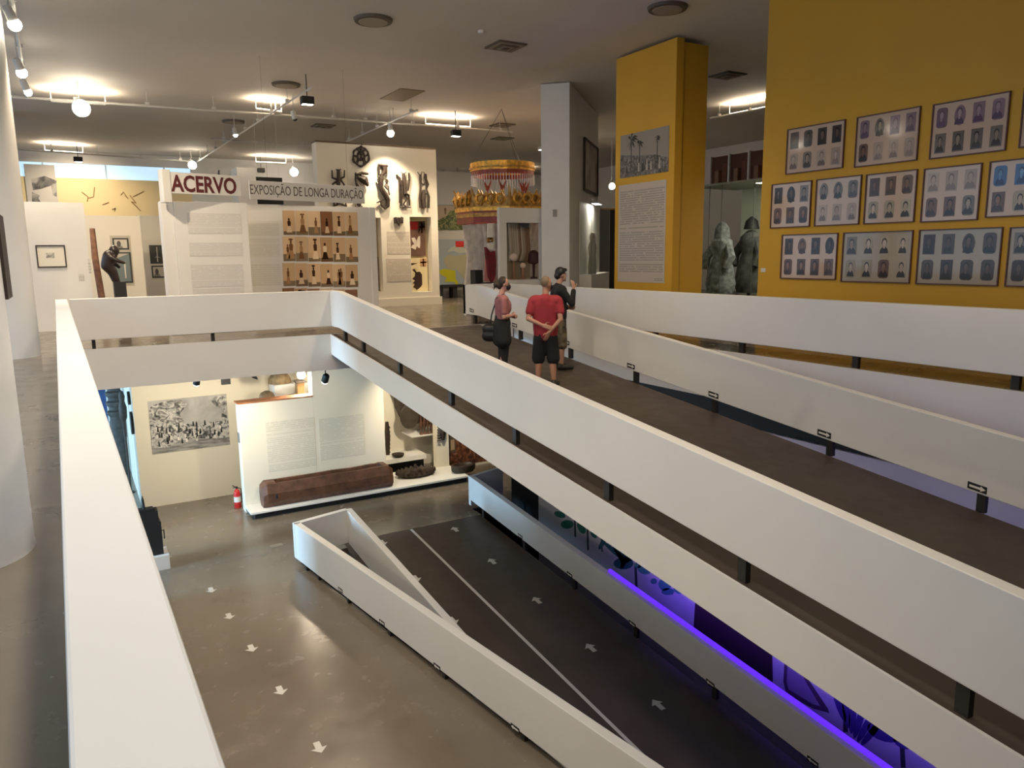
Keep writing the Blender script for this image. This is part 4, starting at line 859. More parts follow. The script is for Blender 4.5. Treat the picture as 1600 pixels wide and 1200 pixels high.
# ------------------------------------------------------------------ lower gallery
YE, YT, YF = 20.6, 18.85, 18.15                 # engraving wall, text wall face, platform front edge
ZL = H-.75
P = yplane(YE); xl = P.uz(222, 785)[0]
mb = MB(); mb.box(xl, 3.9, YE, YE+7.3, 0, ZL, CREAM); mb.box(3.9, 9.2, YE, YE+.3, 0, ZL, CREAM); struct(mb, 'wall_lower_back', 'cream wall of the lower gallery with a large engraving', 'wall')
q = [P.uz(*p) for p in ((232, 625), (356, 617), (357, 694), (237, 711))]; u0, u1 = (q[0][0]+q[3][0])/2, (q[1][0]+q[2][0])/2; z0, z1 = (q[2][1]+q[3][1])/2, (q[0][1]+q[1][1])/2
t = thing('battle_engraving', P.p(u0, z0), 'large black and white engraving of a crowded battle on the cream wall', 'picture')
w_, h_ = u1-u0, z1-z0
mb = MB(); mb.pbox(P, u0, u1, z0, z1, .001, .012, print_mat('engraving_sky', [(.3, (.26, .25, .25)), (.55, (.46, .45, .44)), (.8, (.56, .54, .53))], 1.6, .5)); mb.build('print', t)
crowd = print_mat('engraving_crowd', [(.34, (.03, .03, .03)), (.45, (.22, .21, .21)), (.54, (.62, .60, .58)), (.68, (.30, .29, .28))], 9, 1.2, detail=4)
tree = print_mat('engraving_tree', [(.36, (.05, .05, .05)), (.5, (.30, .29, .28)), (.62, (.6, .58, .56))], 7, 1.5, detail=5); grd = print_mat('engraving_ground', [(.4, (.16, .155, .15)), (.6, (.36, .35, .34))], 3, .4, (1, 1, 5))
g = lambda a, b: (u0+w_*a, z0+h_*b)
mb = MB(); mb.poly(P, [g(0, 0), g(1, 0), g(1, .28), g(0, .34)], .012, .014, grd); mb.build('ground', t)
mb = MB(); mb.poly(P, [g(0, .12), g(.2, .10), g(.35, .2), g(.6, .2), g(.85, .15), g(1, .16), g(1, .48), g(.75, .5), g(.55, .46), g(.4, .54), g(.2, .58), g(0, .62)], .014, .016, crowd); mb.build('crowd', t)
mb = MB(); mb.poly(P, [g(0, .55), g(.25, .52), g(.42, .56), g(.38, .7), g(.48, .88), g(.40, .98), g(.2, .97), g(.06, .92), g(0, .86)], .013, .015, tree); mb.build('tree', t); mb = MB(); mb.poly(P, [g(.78, .90), g(.84, .97), g(.97, .98), g(1, .9), g(.98, .6), g(1, .45), g(.91, .45), g(.92, .72), g(.85, .78)], .013, .015, tree); mb.build('tree', t)
mb = MB()
for i in range(46):
    a, b = rnd.uniform(.03, .97), rnd.uniform(.18, .5); c = g(a, b); k = rnd.choice((cm(225, 220, 215), cm(210, 206, 200), cm(30, 30, 30), cm(60, 58, 56)))
    s = w_*.013; mb.poly(P, [(c[0]-s, c[1]-s*3), (c[0]+s, c[1]-s*3), (c[0]+s*.8, c[1]+s), (c[0]-s*.8, c[1]+s)], .016, .0175, k); mb.ell(P, c[0], c[1]+s*1.7, s*.7, s*.8, .016, .018, cm(52, 50, 48), 8)
mb.build('soldiers', t)['kind'] = 'stuff'
# text wall with wooden capped opening
P = yplane(YT); ua, ub, uc = P.uz(384, 795)[0], P.uz(488, 612)[0], P.uz(603, 720)[0]; zcap = P.uz(430, 626)[1]
LOWW = CREAM
mb = MB(); mb.pbox(P, ua, ub, 0, zcap, -.35, 0, LOWW); mb.pbox(P, ub, uc, 0, ZL, -.35, 0, LOWW); TW = struct(mb, 'wall_lower_text', 'cream wall with two pale text blocks behind the hollowed log', 'wall', bevel=.006)
mb = MB(); mb.pbox(P, ua-.03, ub, zcap, zcap+.035, -.38, .02, WOODO); o = mb.build('wood_cap', TW)
for i, r in enumerate(((417, 655, 493, 733), (499, 650, 570, 715))):
    mb = MB(); mb.pbox(P, *P.rect(*r), .001, .004, text_mat('lower_text_%d' % i, (.69, .645, .545), (.60, .565, .48), 26, 12, seed=i*9.0)); tag(mb.build('text_block'), ['pale text block above the solid end of the hollowed log', 'pale text block nearer the carved serrated plate'][i], 'text panel')
# call point on the end of the text wall
t = MB(); PE = Pl(P.p(ua, 0)[0], YT, (0, -1)); u, z = PE.uz(373, 683); t.pbox(PE, -.27, -.10, z-.12, z+.12, .001, .02, cm(120, 116, 108)); tag(t.build('call_point'), 'small grey box on the end of the cream text wall', 'box')
# pots and things behind the opening
def pot(P, px, py, r, prof, M, label, name='clay_pot', cat='pot', base=None):
    u, z = P.uz(px, py); x, y, _ = P.p(u, z); mb = MB(); mb.lathe((x, y, base if base is not None else z), [(a*r, b*r) for a, b in prof], M, 18); o = mb.build(name, None, True); return tag(o, label, cat)
P2 = yplane(19.6); zs = P2.uz(418, 622)[1]
mb = MB(); q = P2.rect(395, 622, 480, 640); mb.box(q[0], q[1], 19.4, 19.85, 0, zs, WALL); tag(mb.build('white_plinth'), 'white plinth behind the wood capped wall', 'plinth')
pot(P2, 417, 619, .19, [(1, 0), (1, .3), (.8, .75), (.3, 1), (.02, 1.02)], mat('brown_clay', (.14, .10, .055), .7, var=.3, scale=9), 'dark domed pot just above the wood cap', base=zs)
P3 = yplane(20.25); q = P3.rect(425, 597, 478, 640); mb = MB(); mb.box(q[0], q[1], 19.9, 20.55, 0, q[3], WALL); tag(mb.build('white_plinth'), 'tall white plinth carrying a broad bowl near the bright lamp', 'plinth')
pot(P3, 437, 597, .30, [(1, 0), (.97, .4), (.7, .8), (.3, .9)], mat('tan_clay', (.26, .18, .09), .7, var=.3, scale=9), 'broad tan bowl turned over near the bright lamp', base=q[3])
P4 = yplane(18.6); a, b = P2.uz(462, 598), P2.uz(474, 612); mb = MB(); mb.box(a[0], b[0], 19.45, 19.7, zs, a[1], mat('wood_block', (.30, .19, .08), .6, var=.2)); mb.box(a[0]-.02, b[0]+.02, 19.43, 19.72, a[1], a[1]+.03, WOODD); tag(mb.build('wooden_stool'), 'small wooden block stool below the bright lamp', 'stool')
mb = MB(); a, b = P.uz(400, 588), P.uz(411, 598); mb.tube([P.p(a[0], a[1], -.6), P.p((a[0]+b[0])/2, (a[1]+b[1])/2, -.62), P.p(b[0], b[1], -.6)], [.05, .06, .01], BLACK, 8); mb.tube([P.p(a[0], a[1], -.6), P.p(a[0], ZL, -.6)], .008, BLACK, 4); o = mb.build('hanging_horn', None, True); tag(o, 'black horn shape hanging above the wood cap', 'horn')
# platform
xA, xB = at_z(394, 805, .2)[0], 9.15
t = thing('white_platform', (xA, YF, 0), 'low white platform on a black recessed base under the hollowed log', 'platform')
mb = MB(); xu = uc+.006; mb.hpoly([(xA, YF), (xB, YF), (xB, 19.58), (xu, 19.58), (xu, YT-.004), (xA, YT-.004)], .15, .20, WALL); mb.build('top', t, bevel=.004)
mb = MB(); mb.hpoly([(xA+.12, YF+.12), (xB, YF+.12), (xB, 19.5), (xu+.05, 19.5), (xu+.05, YT-.01), (xA+.12, YT-.01)], 0, .15, BLACK); mb.build('base', t)
# hollowed log
y0, y1 = YF+.08, YF+.64; xa, xb = at_z(410, 792, .2)[0], at_z(613, 759, .2)[0]; zb = .201; hL = .60; xm = (xa+xb)/2
def sec(x, s, tr):
    yc = (y0+y1)/2; w = (y1-y0)/2*s; h = hL*s; wob = .012*math.sin(x*7)
    out = [(-.55, 0), (-.95, .25), (-1, .6), (-.72, 1.0)]
    inn = [(-.52, .97 if not tr else 1.0), (-.38, 1.0 if not tr else .45), (.38, 1.0 if not tr else .45), (.52, .97 if not tr else 1.0)]
    pr_ = out+inn+[(-a, b) for a, b in out[::-1]]
    return [(x, yc+a*w, zb+b*h+(wob if b > .5 else 0)) for a, b in pr_]
L = xb-xa; xs = [(xa, .86, 0), (xa+.10, 1, 0), (xa+L*.10, 1, 0), (xa+L*.12, 1, 1)]+[(xa+L*k_, 1, 1) for k_ in (.25, .4, .55, .7, .85)]+[(xa+L*.9, 1, 1), (xa+L*.92, 1.03, 0), (xb-.12, 1.03, 0), (xb, .85, 0)]
vs = []; k = 12
for x, s, tr in xs: vs += sec(x, s, tr)
fs = [(i*k+j, i*k+(j+1) % k, (i+1)*k+(j+1) % k, (i+1)*k+j) for i in range(len(xs)-1) for j in range(k)]+[tuple(range(k-1, -1, -1)), tuple((len(xs)-1)*k+j for j in range(k))]
t = thing('hollowed_log', (xm, (y0+y1)/2, .2), 'long hollowed brown log trough lying on the white platform', 'log')
mb = MB(); mb.add(vs, [f[::-1] for f in fs], WOODR); mb.build('trunk', t, False, bevel=.012)
mb = MB()
for z in (.40, .34): mb.lathe((xa+.3, y0-.012, zb+z-.1), [(.0, 0), (.026, .0), (.026, .03), (0, .03)], BLACK, 10)
mb.build('peg_hole', t)
# serrated carved plate
x, y, _ = at_z(652, 744, .2); t = thing('serrated_plate', (x, y+.05, .2), 'round dark carved plate with serrated rim on the platform', 'carved plate')
mb = MB(); n = 44; R_ = .56; vs = []
for z, f in ((.201, .80), (.25, 1.0), (.34, .96), (.30, .75), (.30, .0)):
    for i in range(n):
        a = 2*math.pi*i/n; r = R_*f*(1+(.07 if i % 2 else -.05)*(1 if f > .9 else .2)); vs.append((x+r*math.cos(a), y+.1+r*.62*math.sin(a), z+(.05 if (i % 2 and f > .9) else 0)))
mb.add(vs, [(j*n+i, j*n+(i+1) % n, (j+1)*n+(i+1) % n, (j+1)*n+i) for j in range(4) for i in range(n)]+[tuple(range(n-1, -1, -1))], WOODD); mb.build('dish', t)
mb = MB(); mb.lathe((x, y+.12, .30), [(.16, 0), (.14, .07), (.05, .12), (.04, .2), (.02, .22)], WOODD, 14); mb.build('boss', t, True)
# low round mortar
x, y, _ = at_z(726, 738, .2); t = thing('low_mortar', (x, y, .2), 'low dark wooden trough with pale hollow at the end of the platform', 'trough')
mb = MB(); mb.lathe((x, y+.08, .201), [(.30, 0), (.36, .06), (.37, .2), (.30, .22), (.24, .16), (.01, .13)], WOODD, 20, 1, .6); mb.build('bowl', t, True)
mb = MB(); mb.lathe((x-.02, y+.08, .335), [(.2, 0), (.2, .012), (.01, .013)], cm(120, 104, 84), 18, 1, .55); mb.build('hollow', t)
# inner niche: shelf, hanging carvings
P = yplane(19.9); 
t = thing('niche_shelf', P.p(P.uz(605, 716)[0], 0), 'white shelf ledge behind the text wall with a small bowl', 'shelf'); q = P.rect(596, 713, 664, 720)
mb = MB(); mb.pbox(P, q[0], q[1], q[2], q[3], -.699, .12, WALL); mb.build('top', t); mb = MB(); mb.pbox(P, q[0], q[1], 0, q[2], -.699, -.1, BLACK); mb.build('base', t)
pot(P, 622, 716, .18, [(.5, 0), (.9, .25), (1, .55), (.85, .5), (.1, .4)], WOODD, 'small dark oval bowl on the white niche shelf', 'wooden_bowl', 'bowl', base=q[3])
P = yplane(20.35); mb = MB(); s = lambda x, y: P.p(*P.uz(590+x*.15835, 570+y*.15835), .05)
_e = s(95, 870); mb.tube([s(85, 560), s(90, 700), _e, (_e[0], _e[1], q[3]-.004)], [.05, .09, .06, .055], WOODD, 8)
for y in range(600, 880, 40): mb.tube([s(90, y), s(118, y+22)], [.05, .012], WOODD, 6)
tag(mb.build('serrated_staff'), 'tall dark serrated wooden staff behind the edge of the text wall', 'carving')
P = yplane(20.2); t = thing('hanging_basin', s(330, 480), 'big dark wooden basin hanging under the upper ramp edge', 'basin')
mb = MB(); c = P.uz(640, 628)
mb.poly(P, [P.uz(590+x*.15835, 570+y*.15835) for x, y in ((150, 200), (200, 330), (215, 440), (255, 530), (310, 575), (370, 580), (440, 560), (490, 520), (600, 420), (560, 300), (350, 180))], -.402, .12, WOODD); mb.build('body', t, bevel=.06)
mb = MB(); mb.ell(P, *P.uz(637, 649), .30, .38, .12, .16, mat('basin_face', (.05, .038, .026), .55, var=.3, scale=6), 18); mb.build('face', t, bevel=.02)
zsh = P.rect(636, 674, 694, 679)[3]-.01
for i in range(6):
    mb = MB(); px = 652+i*5.2; u, z = P.uz(px, 661); zb_ = zsh-.002; x, y, _ = P.p(u, z, .27); z = zb_+.27
    mb.lathe((x, y, zb_), [(.051, 0), (.049, .02), (.023, .10), (.022, (z-zb_)*.7), (.05, z-zb_), (.02, z-zb_+.3)], WOODR, 12); tag(mb.build('carved_pestle', None, True), 'red brown wooden pestle in the row beneath the dark basin', 'pestle', 'row of wooden pestles')
mb = MB(); q = P.rect(636, 674, 694, 679); mb.box(q[0], q[1]+.3, 19.86, 20.602, q[3]-.05, q[3]-.01, WALL); tag(mb.build('pestle_shelf'), 'white ledge carrying the row of wooden pestles', 'shelf')
P = yplane(19.36); mb = MB(); s = lambda x, y: P.p(*P.uz(590+x*.15835, 570+y*.15835), .112)
mb.tube([s(615, 540), s(618, 650), s(630, 735)], [.10, .12, .04], WOODD, 8)
for y in range(600, 745, 26): mb.tube([s(600, y), s(572, y+12)], [.05, .012], WOODD, 6)
tag(mb.build('serrated_board'), 'dark serrated carving hanging on the cream divider post', 'carving')
q = P.rect(681, 640, 701, 731); mb = MB(); mb.pbox(P, q[0], q[1], .199, ZL, -.21, 0, CREAM); tag(mb.build('divider_post'), 'cream divider post rising from the platform near the mortar', 'partition')
P = yplane(19.6); q = P.rect(700, 650, 790, 723); t = thing('red_photograph', P.p(q[0], q[2]), 'dark reddish photograph of a harvest scene beside the divider post', 'picture')
mb = MB(); mb.pbox(P, q[0], q[1], q[2], q[3], -.05, 0, print_mat('harvest', [(.3, (.02, .012, .01)), (.45, (.10, .035, .02)), (.58, (.22, .08, .04)), (.72, (.34, .22, .14))], 5, 1.5)); mb.build('print', t)
mb = MB(); mb.pbox(P, *P.rect(702, 677, 712, 707), .001, .006, cm(96, 84, 66)); mb.pbox(P, *P.rect(704, 687, 710, 703), .006, .008, cm(176, 150, 120)); mb.build('window_detail', t)
mb = MB(); mb.pbox(P, q[0], q[1], 0, q[2], -.05, .0, CREAM); tag(mb.build('photo_partition'), 'cream partition under the reddish photograph', 'partition')
# fire extinguisher
x, y, _ = at_z(372, 793, 0); t = thing('fire_extinguisher', (x, y, 0), 'red fire extinguisher standing on the floor by the text wall', 'fire extinguisher')
REDX = mat('red_enamel', (.55, .02, .02), .3)
mb = MB(); mb.lathe((x, y, 0), [(.08, 0), (.085, .02), (.085, .38), (.06, .45), (.03, .48), (.03, .5)], REDX, 18); mb.build('cylinder', t, True)
mb = MB(); mb.lathe((x, y, .16), [(.086, 0), (.0865, .01), (.0865, .13), (.086, .14)], SIGNW, 18); mb.build('label_band', t, True)
mb = MB(); mb.lathe((x, y, .5), [(.03, 0), (.03, .05)], BLACK, 10); mb.tube([(x-.02, y, .54), (x-.10, y-.02, .60)], .013, BLACK, 6); mb.tube([(x-.02, y, .53), (x-.09, y-.02, .54)], .01, BLACK, 6); mb.build('valve', t)
mb = MB(); mb.tube([(x+.02, y, .52), (x+.10, y, .48), (x+.11, y, .3), (x+.10, y, .12)], .012, BLACK, 6); mb.build('hose', t, True)
# black machine-like sculpture on white plinth
x, y, _ = at_z(246, 887, 0); t = thing('black_tower_sculpture', (x, y, 0), 'black tower shaped wooden sculpture with spike on a white plinth', 'sculpture')
PB_ = yplane(y); zz = lambda py: PB_.uz(240, py)[1]; u = PB_.uz(236, 830)[0]; s = .2; z0 = zz(866)
mb = MB(); mb.box(u-.45, u+.28, y-.2, y+.35, 0, z0, WALL); mb.build('plinth', t, bevel=.005)
mb = MB(); mb.box(u-.30, u+.19, y-.1, y+.2, z0, zz(815), BLACK); mb.box(u-.22, u+.15, y-.1, y+.2, zz(815), zz(797), BLACK); mb.build('body', t)
mb = MB(); mb.box(u-.2, u+.08, y-.08, y+.12, zz(797), zz(793), BLACK)
for a in (-.2, -.08, .05): mb.box(u+a, u+a+.04, y-.08, y+.12, zz(812), zz(797), BLACK)
mb.build('belfry', t)
mb = MB(); mb.tube([(u-.09, y, zz(798)), (u-.1, y, zz(778)), (u-.1, y, zz(772))], [.03, .025, .004], BLACK, 8); mb.build('spike', t)
mb = MB(); mb.tube([(u+.19, y-.05, zz(830)), (u+.23, y-.05, zz(829)), (u+.23, y-.05, zz(843))], .012, BLACK, 6); mb.build('side_handle', t)
for i in range(4):
    mb = MB(); mb.box(u-.36, u-.27, y-.12, y-.04, zz(834+i*7), zz(831+i*7), SIGNW if i > 1 else BLACK); mb.build('step', t)
# far left of the lower gallery: masks, totem, statues in blue daylight
PLf = Pl(xl, 0, (0, -1))
for r, lab in (((206, 610, 209, 633), 'long narrow dark mask high on the blue lit wall end'), ((208, 641, 213, 680), 'oval dark shield low on the blue lit wall end')):
    u0, z1 = PLf.uz(r[0], r[1]); u1, z0 = PLf.uz(r[2], r[3]); yo = -(u0+u1)/2; yn = YE+(.75 if r[3] < 640 else .45); zn = ZC+((z0+z1)/2-ZC)*yn/yo; mb = MB(); mb.ell(PLf, -yn, zn, .20 if r[3] < 640 else .28, abs(z1-z0)/2*yn/yo, -.012, .06, WOODD, 16); tag(mb.build('carved_mask', bevel=.01), lab, 'mask')
t = thing('carved_totem', (.95*.9, 24.4, 0), 'thick carved dark totem post in the blue daylight', 'totem'); P = yplane(24.4); u0, z0 = P.uz(186, 693); zt_ = 3.85
mb = MB(); mb.lathe((u0, 24.4, 0), [(.19, 0), (.19, 1.6), (.17, 1.65), (.17, zt_)], mat('totem_wood', (.06, .055, .05), .7, var=.4, scale=6, bump=.4), 14); mb.build('post', t, True)
t.location = (u0, 24.4, 0); W[t] = Vector((u0, 24.4, 0))
for c in t.children: c.location = -W[t]
mb = MB()
for i in range(7): mb.lathe((u0, 24.4, 1.75+i*.28), [(.17, 0), (.235, .08), (.235, .15), (.17, .2)], MC['totem_wood'], 12)
mb.build('carved_ring', t, True)
P = yplane(22.3); b = P.uz(196, 682); xs_ = min(b[0], xl-.125); mb = MB()
mb.lathe((xs_, 22.3, b[1]-.01), [(.04, 0), (.05, .44), (.09, .53), (.10, .8), (.06, .97), (.08, 1.1), (.045, 1.23), (.01, 1.25)], WOODD, 12); mb.lathe((xs_, 22.3, 0), [(.11, 0), (.11, .02), (.03, .05), (.03, b[1])], WOODD, 10)
tag(mb.build('slender_statue', None, True), 'slender dark statue on a thin pole behind the totem post', 'statue')
mb = MB(); P = yplane(26.5); q = P.rect(150, 600, 168, 690); mb.box(q[0], q[1], 26.4, 26.5, 0, ZL, mat('blue_curtain', (.04, .08, .22), .8, var=.2)); tag(mb.build('blue_panel'), 'dark blue panel at the far end of the lower gallery', 'panel')
mb = MB(); q = yplane(27).rect(140, 600, 230, 690); mb.box(q[0]-3, xl, 28, 28.2, 0, ZL, WALL); tag(mb.build('pale_partition'), 'pale partition behind the totem post in the daylight', 'partition')

# floor arrows, centre line, tile patch
WHT = mat('white_floor_tape', (.62, .60, .56), .6)
def arrow(px, py, zf, d, s, label, group):
    x, y, z = at_z(px, py, 0)
    if zf:
        for _ in range(8): x, y, z = at_z(px, py, lz(y))
    n = math.hypot(*d); d = (d[0]/n, d[1]/n); e = (-d[1], d[0])
    pts = [(-.5, -.17), (.05, -.17), (.05, -.42), (.5, 0), (.05, .42), (.05, .17), (-.5, .17)]
    f = lambda X_, Y_: (lz(Y_) if zf else 0)
    mb = MB(); mb.hpoly([(x+s*(a*d[0]+b*e[0]), y+s*(a*d[1]+b*e[1])) for a, b in pts], lambda X_, Y_: f(X_, Y_)+.001, lambda X_, Y_: f(X_, Y_)+.004, WHT); tag(mb.build('floor_arrow'), label, 'floor arrow', group)
for p in ((330, 922), (358, 963), (393, 1013), (438, 1079), (498, 1168)): arrow(*p, False, (.0, -1), .25, 'white paper arrow stuck on the open lower gallery floor', 'arrows on the lower floor')
for p in ((598, 848), (650, 904), (708, 970)): arrow(*p, True, (.0, -1), .26, 'white arrow on the ramp lane beside the inner wall, pointing down the ramp', 'down arrows on the ramp')
for p in ((711, 827), (769, 877), (839, 938), (923, 1012), (1028, 1101)): arrow(*p, True, (.0, 1), .26, 'white arrow on the ramp lane beyond the centre line, pointing up the ramp', 'up arrows on the ramp')
mb = MB(); f0 = lambda X_, Y_: lz(Y_)+.0008; f1 = lambda X_, Y_: lz(Y_)+.003
mb.hpoly([(6.31, 15.6), (6.37, 15.6), (6.37, 2), (6.31, 2)], f0, f1, WHT); tag(mb.build('centre_line'), 'thin white line dividing the lanes of the lower ramp', 'floor line')
x, y, _ = at_z(432, 852, 0); mb = MB(); mb.box(x-.13, x+.13, y-.08, y+.08, .0005, .003, cm(150, 140, 122)); tag(mb.build('floor_plate'), 'small pale rectangular plate set in the floor near the guard wall', 'floor plate')
# painted plants on the mural wall
P = xplane(MX)
def c8(x, y): return P.uz(720+x*.4625, 700+y*.4625)
LEAF = cm(44, 112, 100); LEAF2 = cm(70, 140, 136); TRK = cm(54, 66, 66); DBR = mat('dark_brown_paint', (.035, .014, .02), .7); VIO = cm(70, 60, 130)
def plant(label, leaves, stems, M, cat='mural plant'):
    mb = MB()
    for x, y, rx, ry, a in leaves:
        c = math.radians(a); pts = []
        for i in range(14):
            q = 2*math.pi*i/14; X_, Y_ = rx*math.cos(q), ry*math.sin(q)*(1 if abs(math.cos(q)) < .95 else .6); pts.append(c8(x+X_*math.cos(c)-Y_*math.sin(c), y+X_*math.sin(c)+Y_*math.cos(c)))
        mb.poly(P, pts, .001, .004, M)
    for pts, w_ in stems:
        for (xa_, ya_), (xb_, yb_) in zip(pts, pts[1:]): mb.poly(P, [c8(xa_-w_, ya_), c8(xa_+w_, ya_), c8(xb_+w_, yb_), c8(xb_-w_, yb_)], .001, .0035, TRK)
    o = mb.build('painted_plant', MUR); o['label'] = label
plant('broad green leaves painted on the wall', [(360, 258, 22, 15, 0), (408, 270, 22, 12, 60), (450, 290, 16, 10, 60), (335, 225, 20, 10, 20), (420, 215, 20, 12, -20)], [([(385, 220), (387, 300)], 3), ([(428, 240), (430, 345)], 3)], LEAF)
plant('spiky green agave painted on the wall', [(520+i*12, 350+i*4, 8, 48, -50+i*22) for i in range(6)]+[(550, 390, 34, 20, 0), (480, 320, 8, 26, 30)], [([(475, 300), (478, 350)], 2)], cm(40, 96, 108))
plant('teal leaves and buds painted on the wall', [(620, 410, 24, 16, 20), (652, 450, 11, 10, 0), (690, 460, 22, 22, 0), (700, 485, 22, 12, 0), (735, 480, 18, 11, 30), (600, 395, 14, 10, -30), (720, 440, 20, 10, 10)], [([(590, 390), (594, 480)], 4), ([(640, 400), (690, 440), (715, 495)], 3)], LEAF2)
mb = MB(); mb.poly(P, [c8(797, 450), c8(1050, 560), c8(1055, 840), c8(785, 640)], .001, .006, DBR); o = mb.build('painted_block', MUR); o['label'] = 'dark brown painted block'
mb = MB(); mb.poly(P, [c8(1095, 700), c8(1150, 740), c8(1180, 790), c8(1240, 880), c8(1245, 895), c8(1190, 880), c8(1100, 830), c8(1090, 790)], .001, .004, cm(86, 70, 84)); mb.poly(P, [c8(1105, 720), c8(1148, 755), c8(1172, 800), c8(1215, 872), c8(1190, 865), c8(1108, 815), c8(1102, 790)], .004, .006, cm(150, 140, 160)); o = mb.build('painted_boot', MUR); o['label'] = 'boot shaped outline painted on the wall'
plant('violet shaded plants painted on the wall', [(1280+i*22, 870+i*18, 12, 60, -20+i*12) for i in range(6)]+[(1430, 960, 60, 30, 20), (1500, 990, 40, 26, 20)], [([(1490, 980), (1495, 1080)], 8), ([(1300, 850), (1300, 960)], 8)], VIO)
# ------------------------------------------------------------------ visitors
def hand(mb, w, d, M, curl=.3, s=1.0, side=1):
    """palm, four unequal fingers and a thumb leaving the side of the palm"""
    w = Vector(w); d = Vector(d).normalized(); a = d.cross(Vector((0, 1, 0)))
    if a.length < .1: a = d.cross(Vector((1, 0, 0)))
    a.normalize(); n = a.cross(d).normalized()
    for k in (-1, 0, 1): cap(mb, w+a*.018*k*s, w+d*.075*s+a*.022*k*s, .017*s, .015*s, M, 2)
    for k, L in ((-1.5, .058), (-.5, .072), (.5, .078), (1.5, .068)):
        b = w+d*.08*s+a*.0195*k*s; m_ = b+(d+n*curl*.5).normalized()*L*.55*s; e = m_+(d+n*curl*1.6).normalized()*L*.5*s
        cap(mb, b, m_, .0088*s, .0085*s, M, 2); cap(mb, m_, e, .0085*s, .007*s, M, 2)
    b = w+d*.025*s+a*.03*side*s; m_ = b+(d*.5+a*side).normalized()*.04*s; cap(mb, b, m_, .0115*s, .010*s, M, 2); cap(mb, m_, m_+(d+a*side*.3).normalized()*.035*s, .010*s, .008*s, M, 2)
def person(loc, face, height, label, J, mats, shirt, lower, extra):
    k = height/1.75; f = Vector((face[0], face[1], 0)).normalized(); r = Vector((f.y, -f.x, 0)); L0 = Vector(loc)
    T = lambda p: L0+(r*p[0]+f*p[1])*k+Vector((0, 0, p[2]*k))
    t = thing('person', loc, label, 'person')
    sk = mats['skin']; mb = MB()
    hd = J['head']; hx, hy, hz = hd
    lk = J.get('look', 0); c, s = math.cos(lk), math.sin(lk)
    def HP(a, b, z): return T((hx+a*c+b*s, hy-a*s+b*c, hz+z))       # head space: a right, b forward
    mb.sphere(HP(0, -.012, .025), (.078*k, .094*k, .10*k), sk, 18, 12); mb.sphere(HP(0, .022, -.045), (.062*k, .066*k, .085*k), sk, 16, 10)
    mb.sphere(HP(0, .088, -.02), (.016*k, .022*k, .026*k), sk, 8, 6); mb.sphere(HP(0, .065, -.10), (.03*k, .03*k, .025*k), sk, 8, 6)
    for q in (-1, 1): mb.sphere(HP(q*.078, -.01, -.015), (.018*k, .022*k, .033*k), sk, 8, 6)
    cap(mb, T((0, -.02, 1.42)), HP(0, -.02, -.06), .056*k, .052*k, sk)
    cap(mb, T((-.15, 0, 1.375)), T((.15, 0, 1.375)), .058*k, .058*k, sk); cap(mb, T((0, 0, 1.30)), T((0, 0, 1.0)), .10*k, .09*k, sk); cap(mb, T((-.07, 0, .92)), T((.07, 0, .92)), .095*k, .095*k, sk)
    for q in ('l', 'r'):
        sh, el, wr, hdv = J['arm_'+q]; cap(mb, T(sh), T(el), .050*k, .040*k, sk); cap(mb, T(el), T(wr), .041*k, .026*k, sk)
        dv = T(hdv)-T((0, 0, 0)); hand(mb, T(wr), dv, sk, J.get('curl', .4), k, 1 if q == 'l' else -1)
        hp, kn, an, toe = J['leg_'+q]; cap(mb, T(hp), T(kn), .085*k, .058*k, sk); cap(mb, T(kn), T((kn[0]*.6+an[0]*.4, kn[1]*.6+an[1]*.4-.015, kn[2]*.6+an[2]*.4)), .056*k, .058*k, sk); cap(mb, T((kn[0]*.6+an[0]*.4, kn[1]*.6+an[1]*.4-.015, kn[2]*.6+an[2]*.4)), T(an), .058*k, .036*k, sk)
        cap(mb, T((an[0], an[1]-.02, .045)), T((toe[0], toe[1], .04)), .04*k, .036*k, sk)
    remeshed(mb, 'body', .0085*k, 3, t)
    mb = MB()                                                        # shirt
    for p, q, a, b in shirt: cap(mb, T(p), T(q), a*k, b*k, mats['shirt'])
    remeshed(mb, 'shirt', .011*k, 4, t)
    mb = MB()
    for p, q, a, b in lower: cap(mb, T(p), T(q), a*k, b*k, mats['lower'])
    remeshed(mb, 'trousers', .011*k, 4, t)
    for q in ('l', 'r'):
        hp, kn, an, toe = J['leg_'+q]; mb = MB(); cap(mb, T((an[0], an[1]-.03, .05)), T((toe[0], toe[1]+.02, .042)), .050*k, .044*k, mats['shoe']); cap(mb, T((an[0], an[1]-.02, .05)), T((an[0], an[1]-.01, .09)), .048*k, .045*k, mats['shoe']); remeshed(mb, 'shoe', .01*k, 2, t)
    mb = MB(); extra['hair'](mb, HP, k, mats['hair']); 
    if mb.v: remeshed(mb, 'hair', .009*k, 3, t)
    if 'eyes' not in extra:
        mb = MB()
        for q in (-1, 1): mb.sphere(HP(q*.03, .077, .012), (.012*k, .010*k, .008*k), BLACK, 8, 6)
        mb.build('eyes', t, True)
    if 'mask' in extra:
        mb = MB(); mb.sphere(HP(0, .045, -.055), (.068*k, .066*k, .062*k), mats['mask'], 14, 10)
        mb.tube([HP(-.085, -.01, -.02), HP(-.075, .04, -.04), HP(-.05, .08, -.05)], .006, mats['mask'], 5); mb.tube([HP(.085, -.01, -.02), HP(.075, .04, -.04), HP(.05, .08, -.05)], .006, mats['mask'], 5); mb.build('face_mask', t, True)
    if 'more' in extra: extra['more'](t, T, k)
    return t
def foot(px, py):
    x, y, z = at_z(px, py, H-.5)
    for _ in range(12): x, y, z = at_z(px, py, rz(y))
    return x, y, z
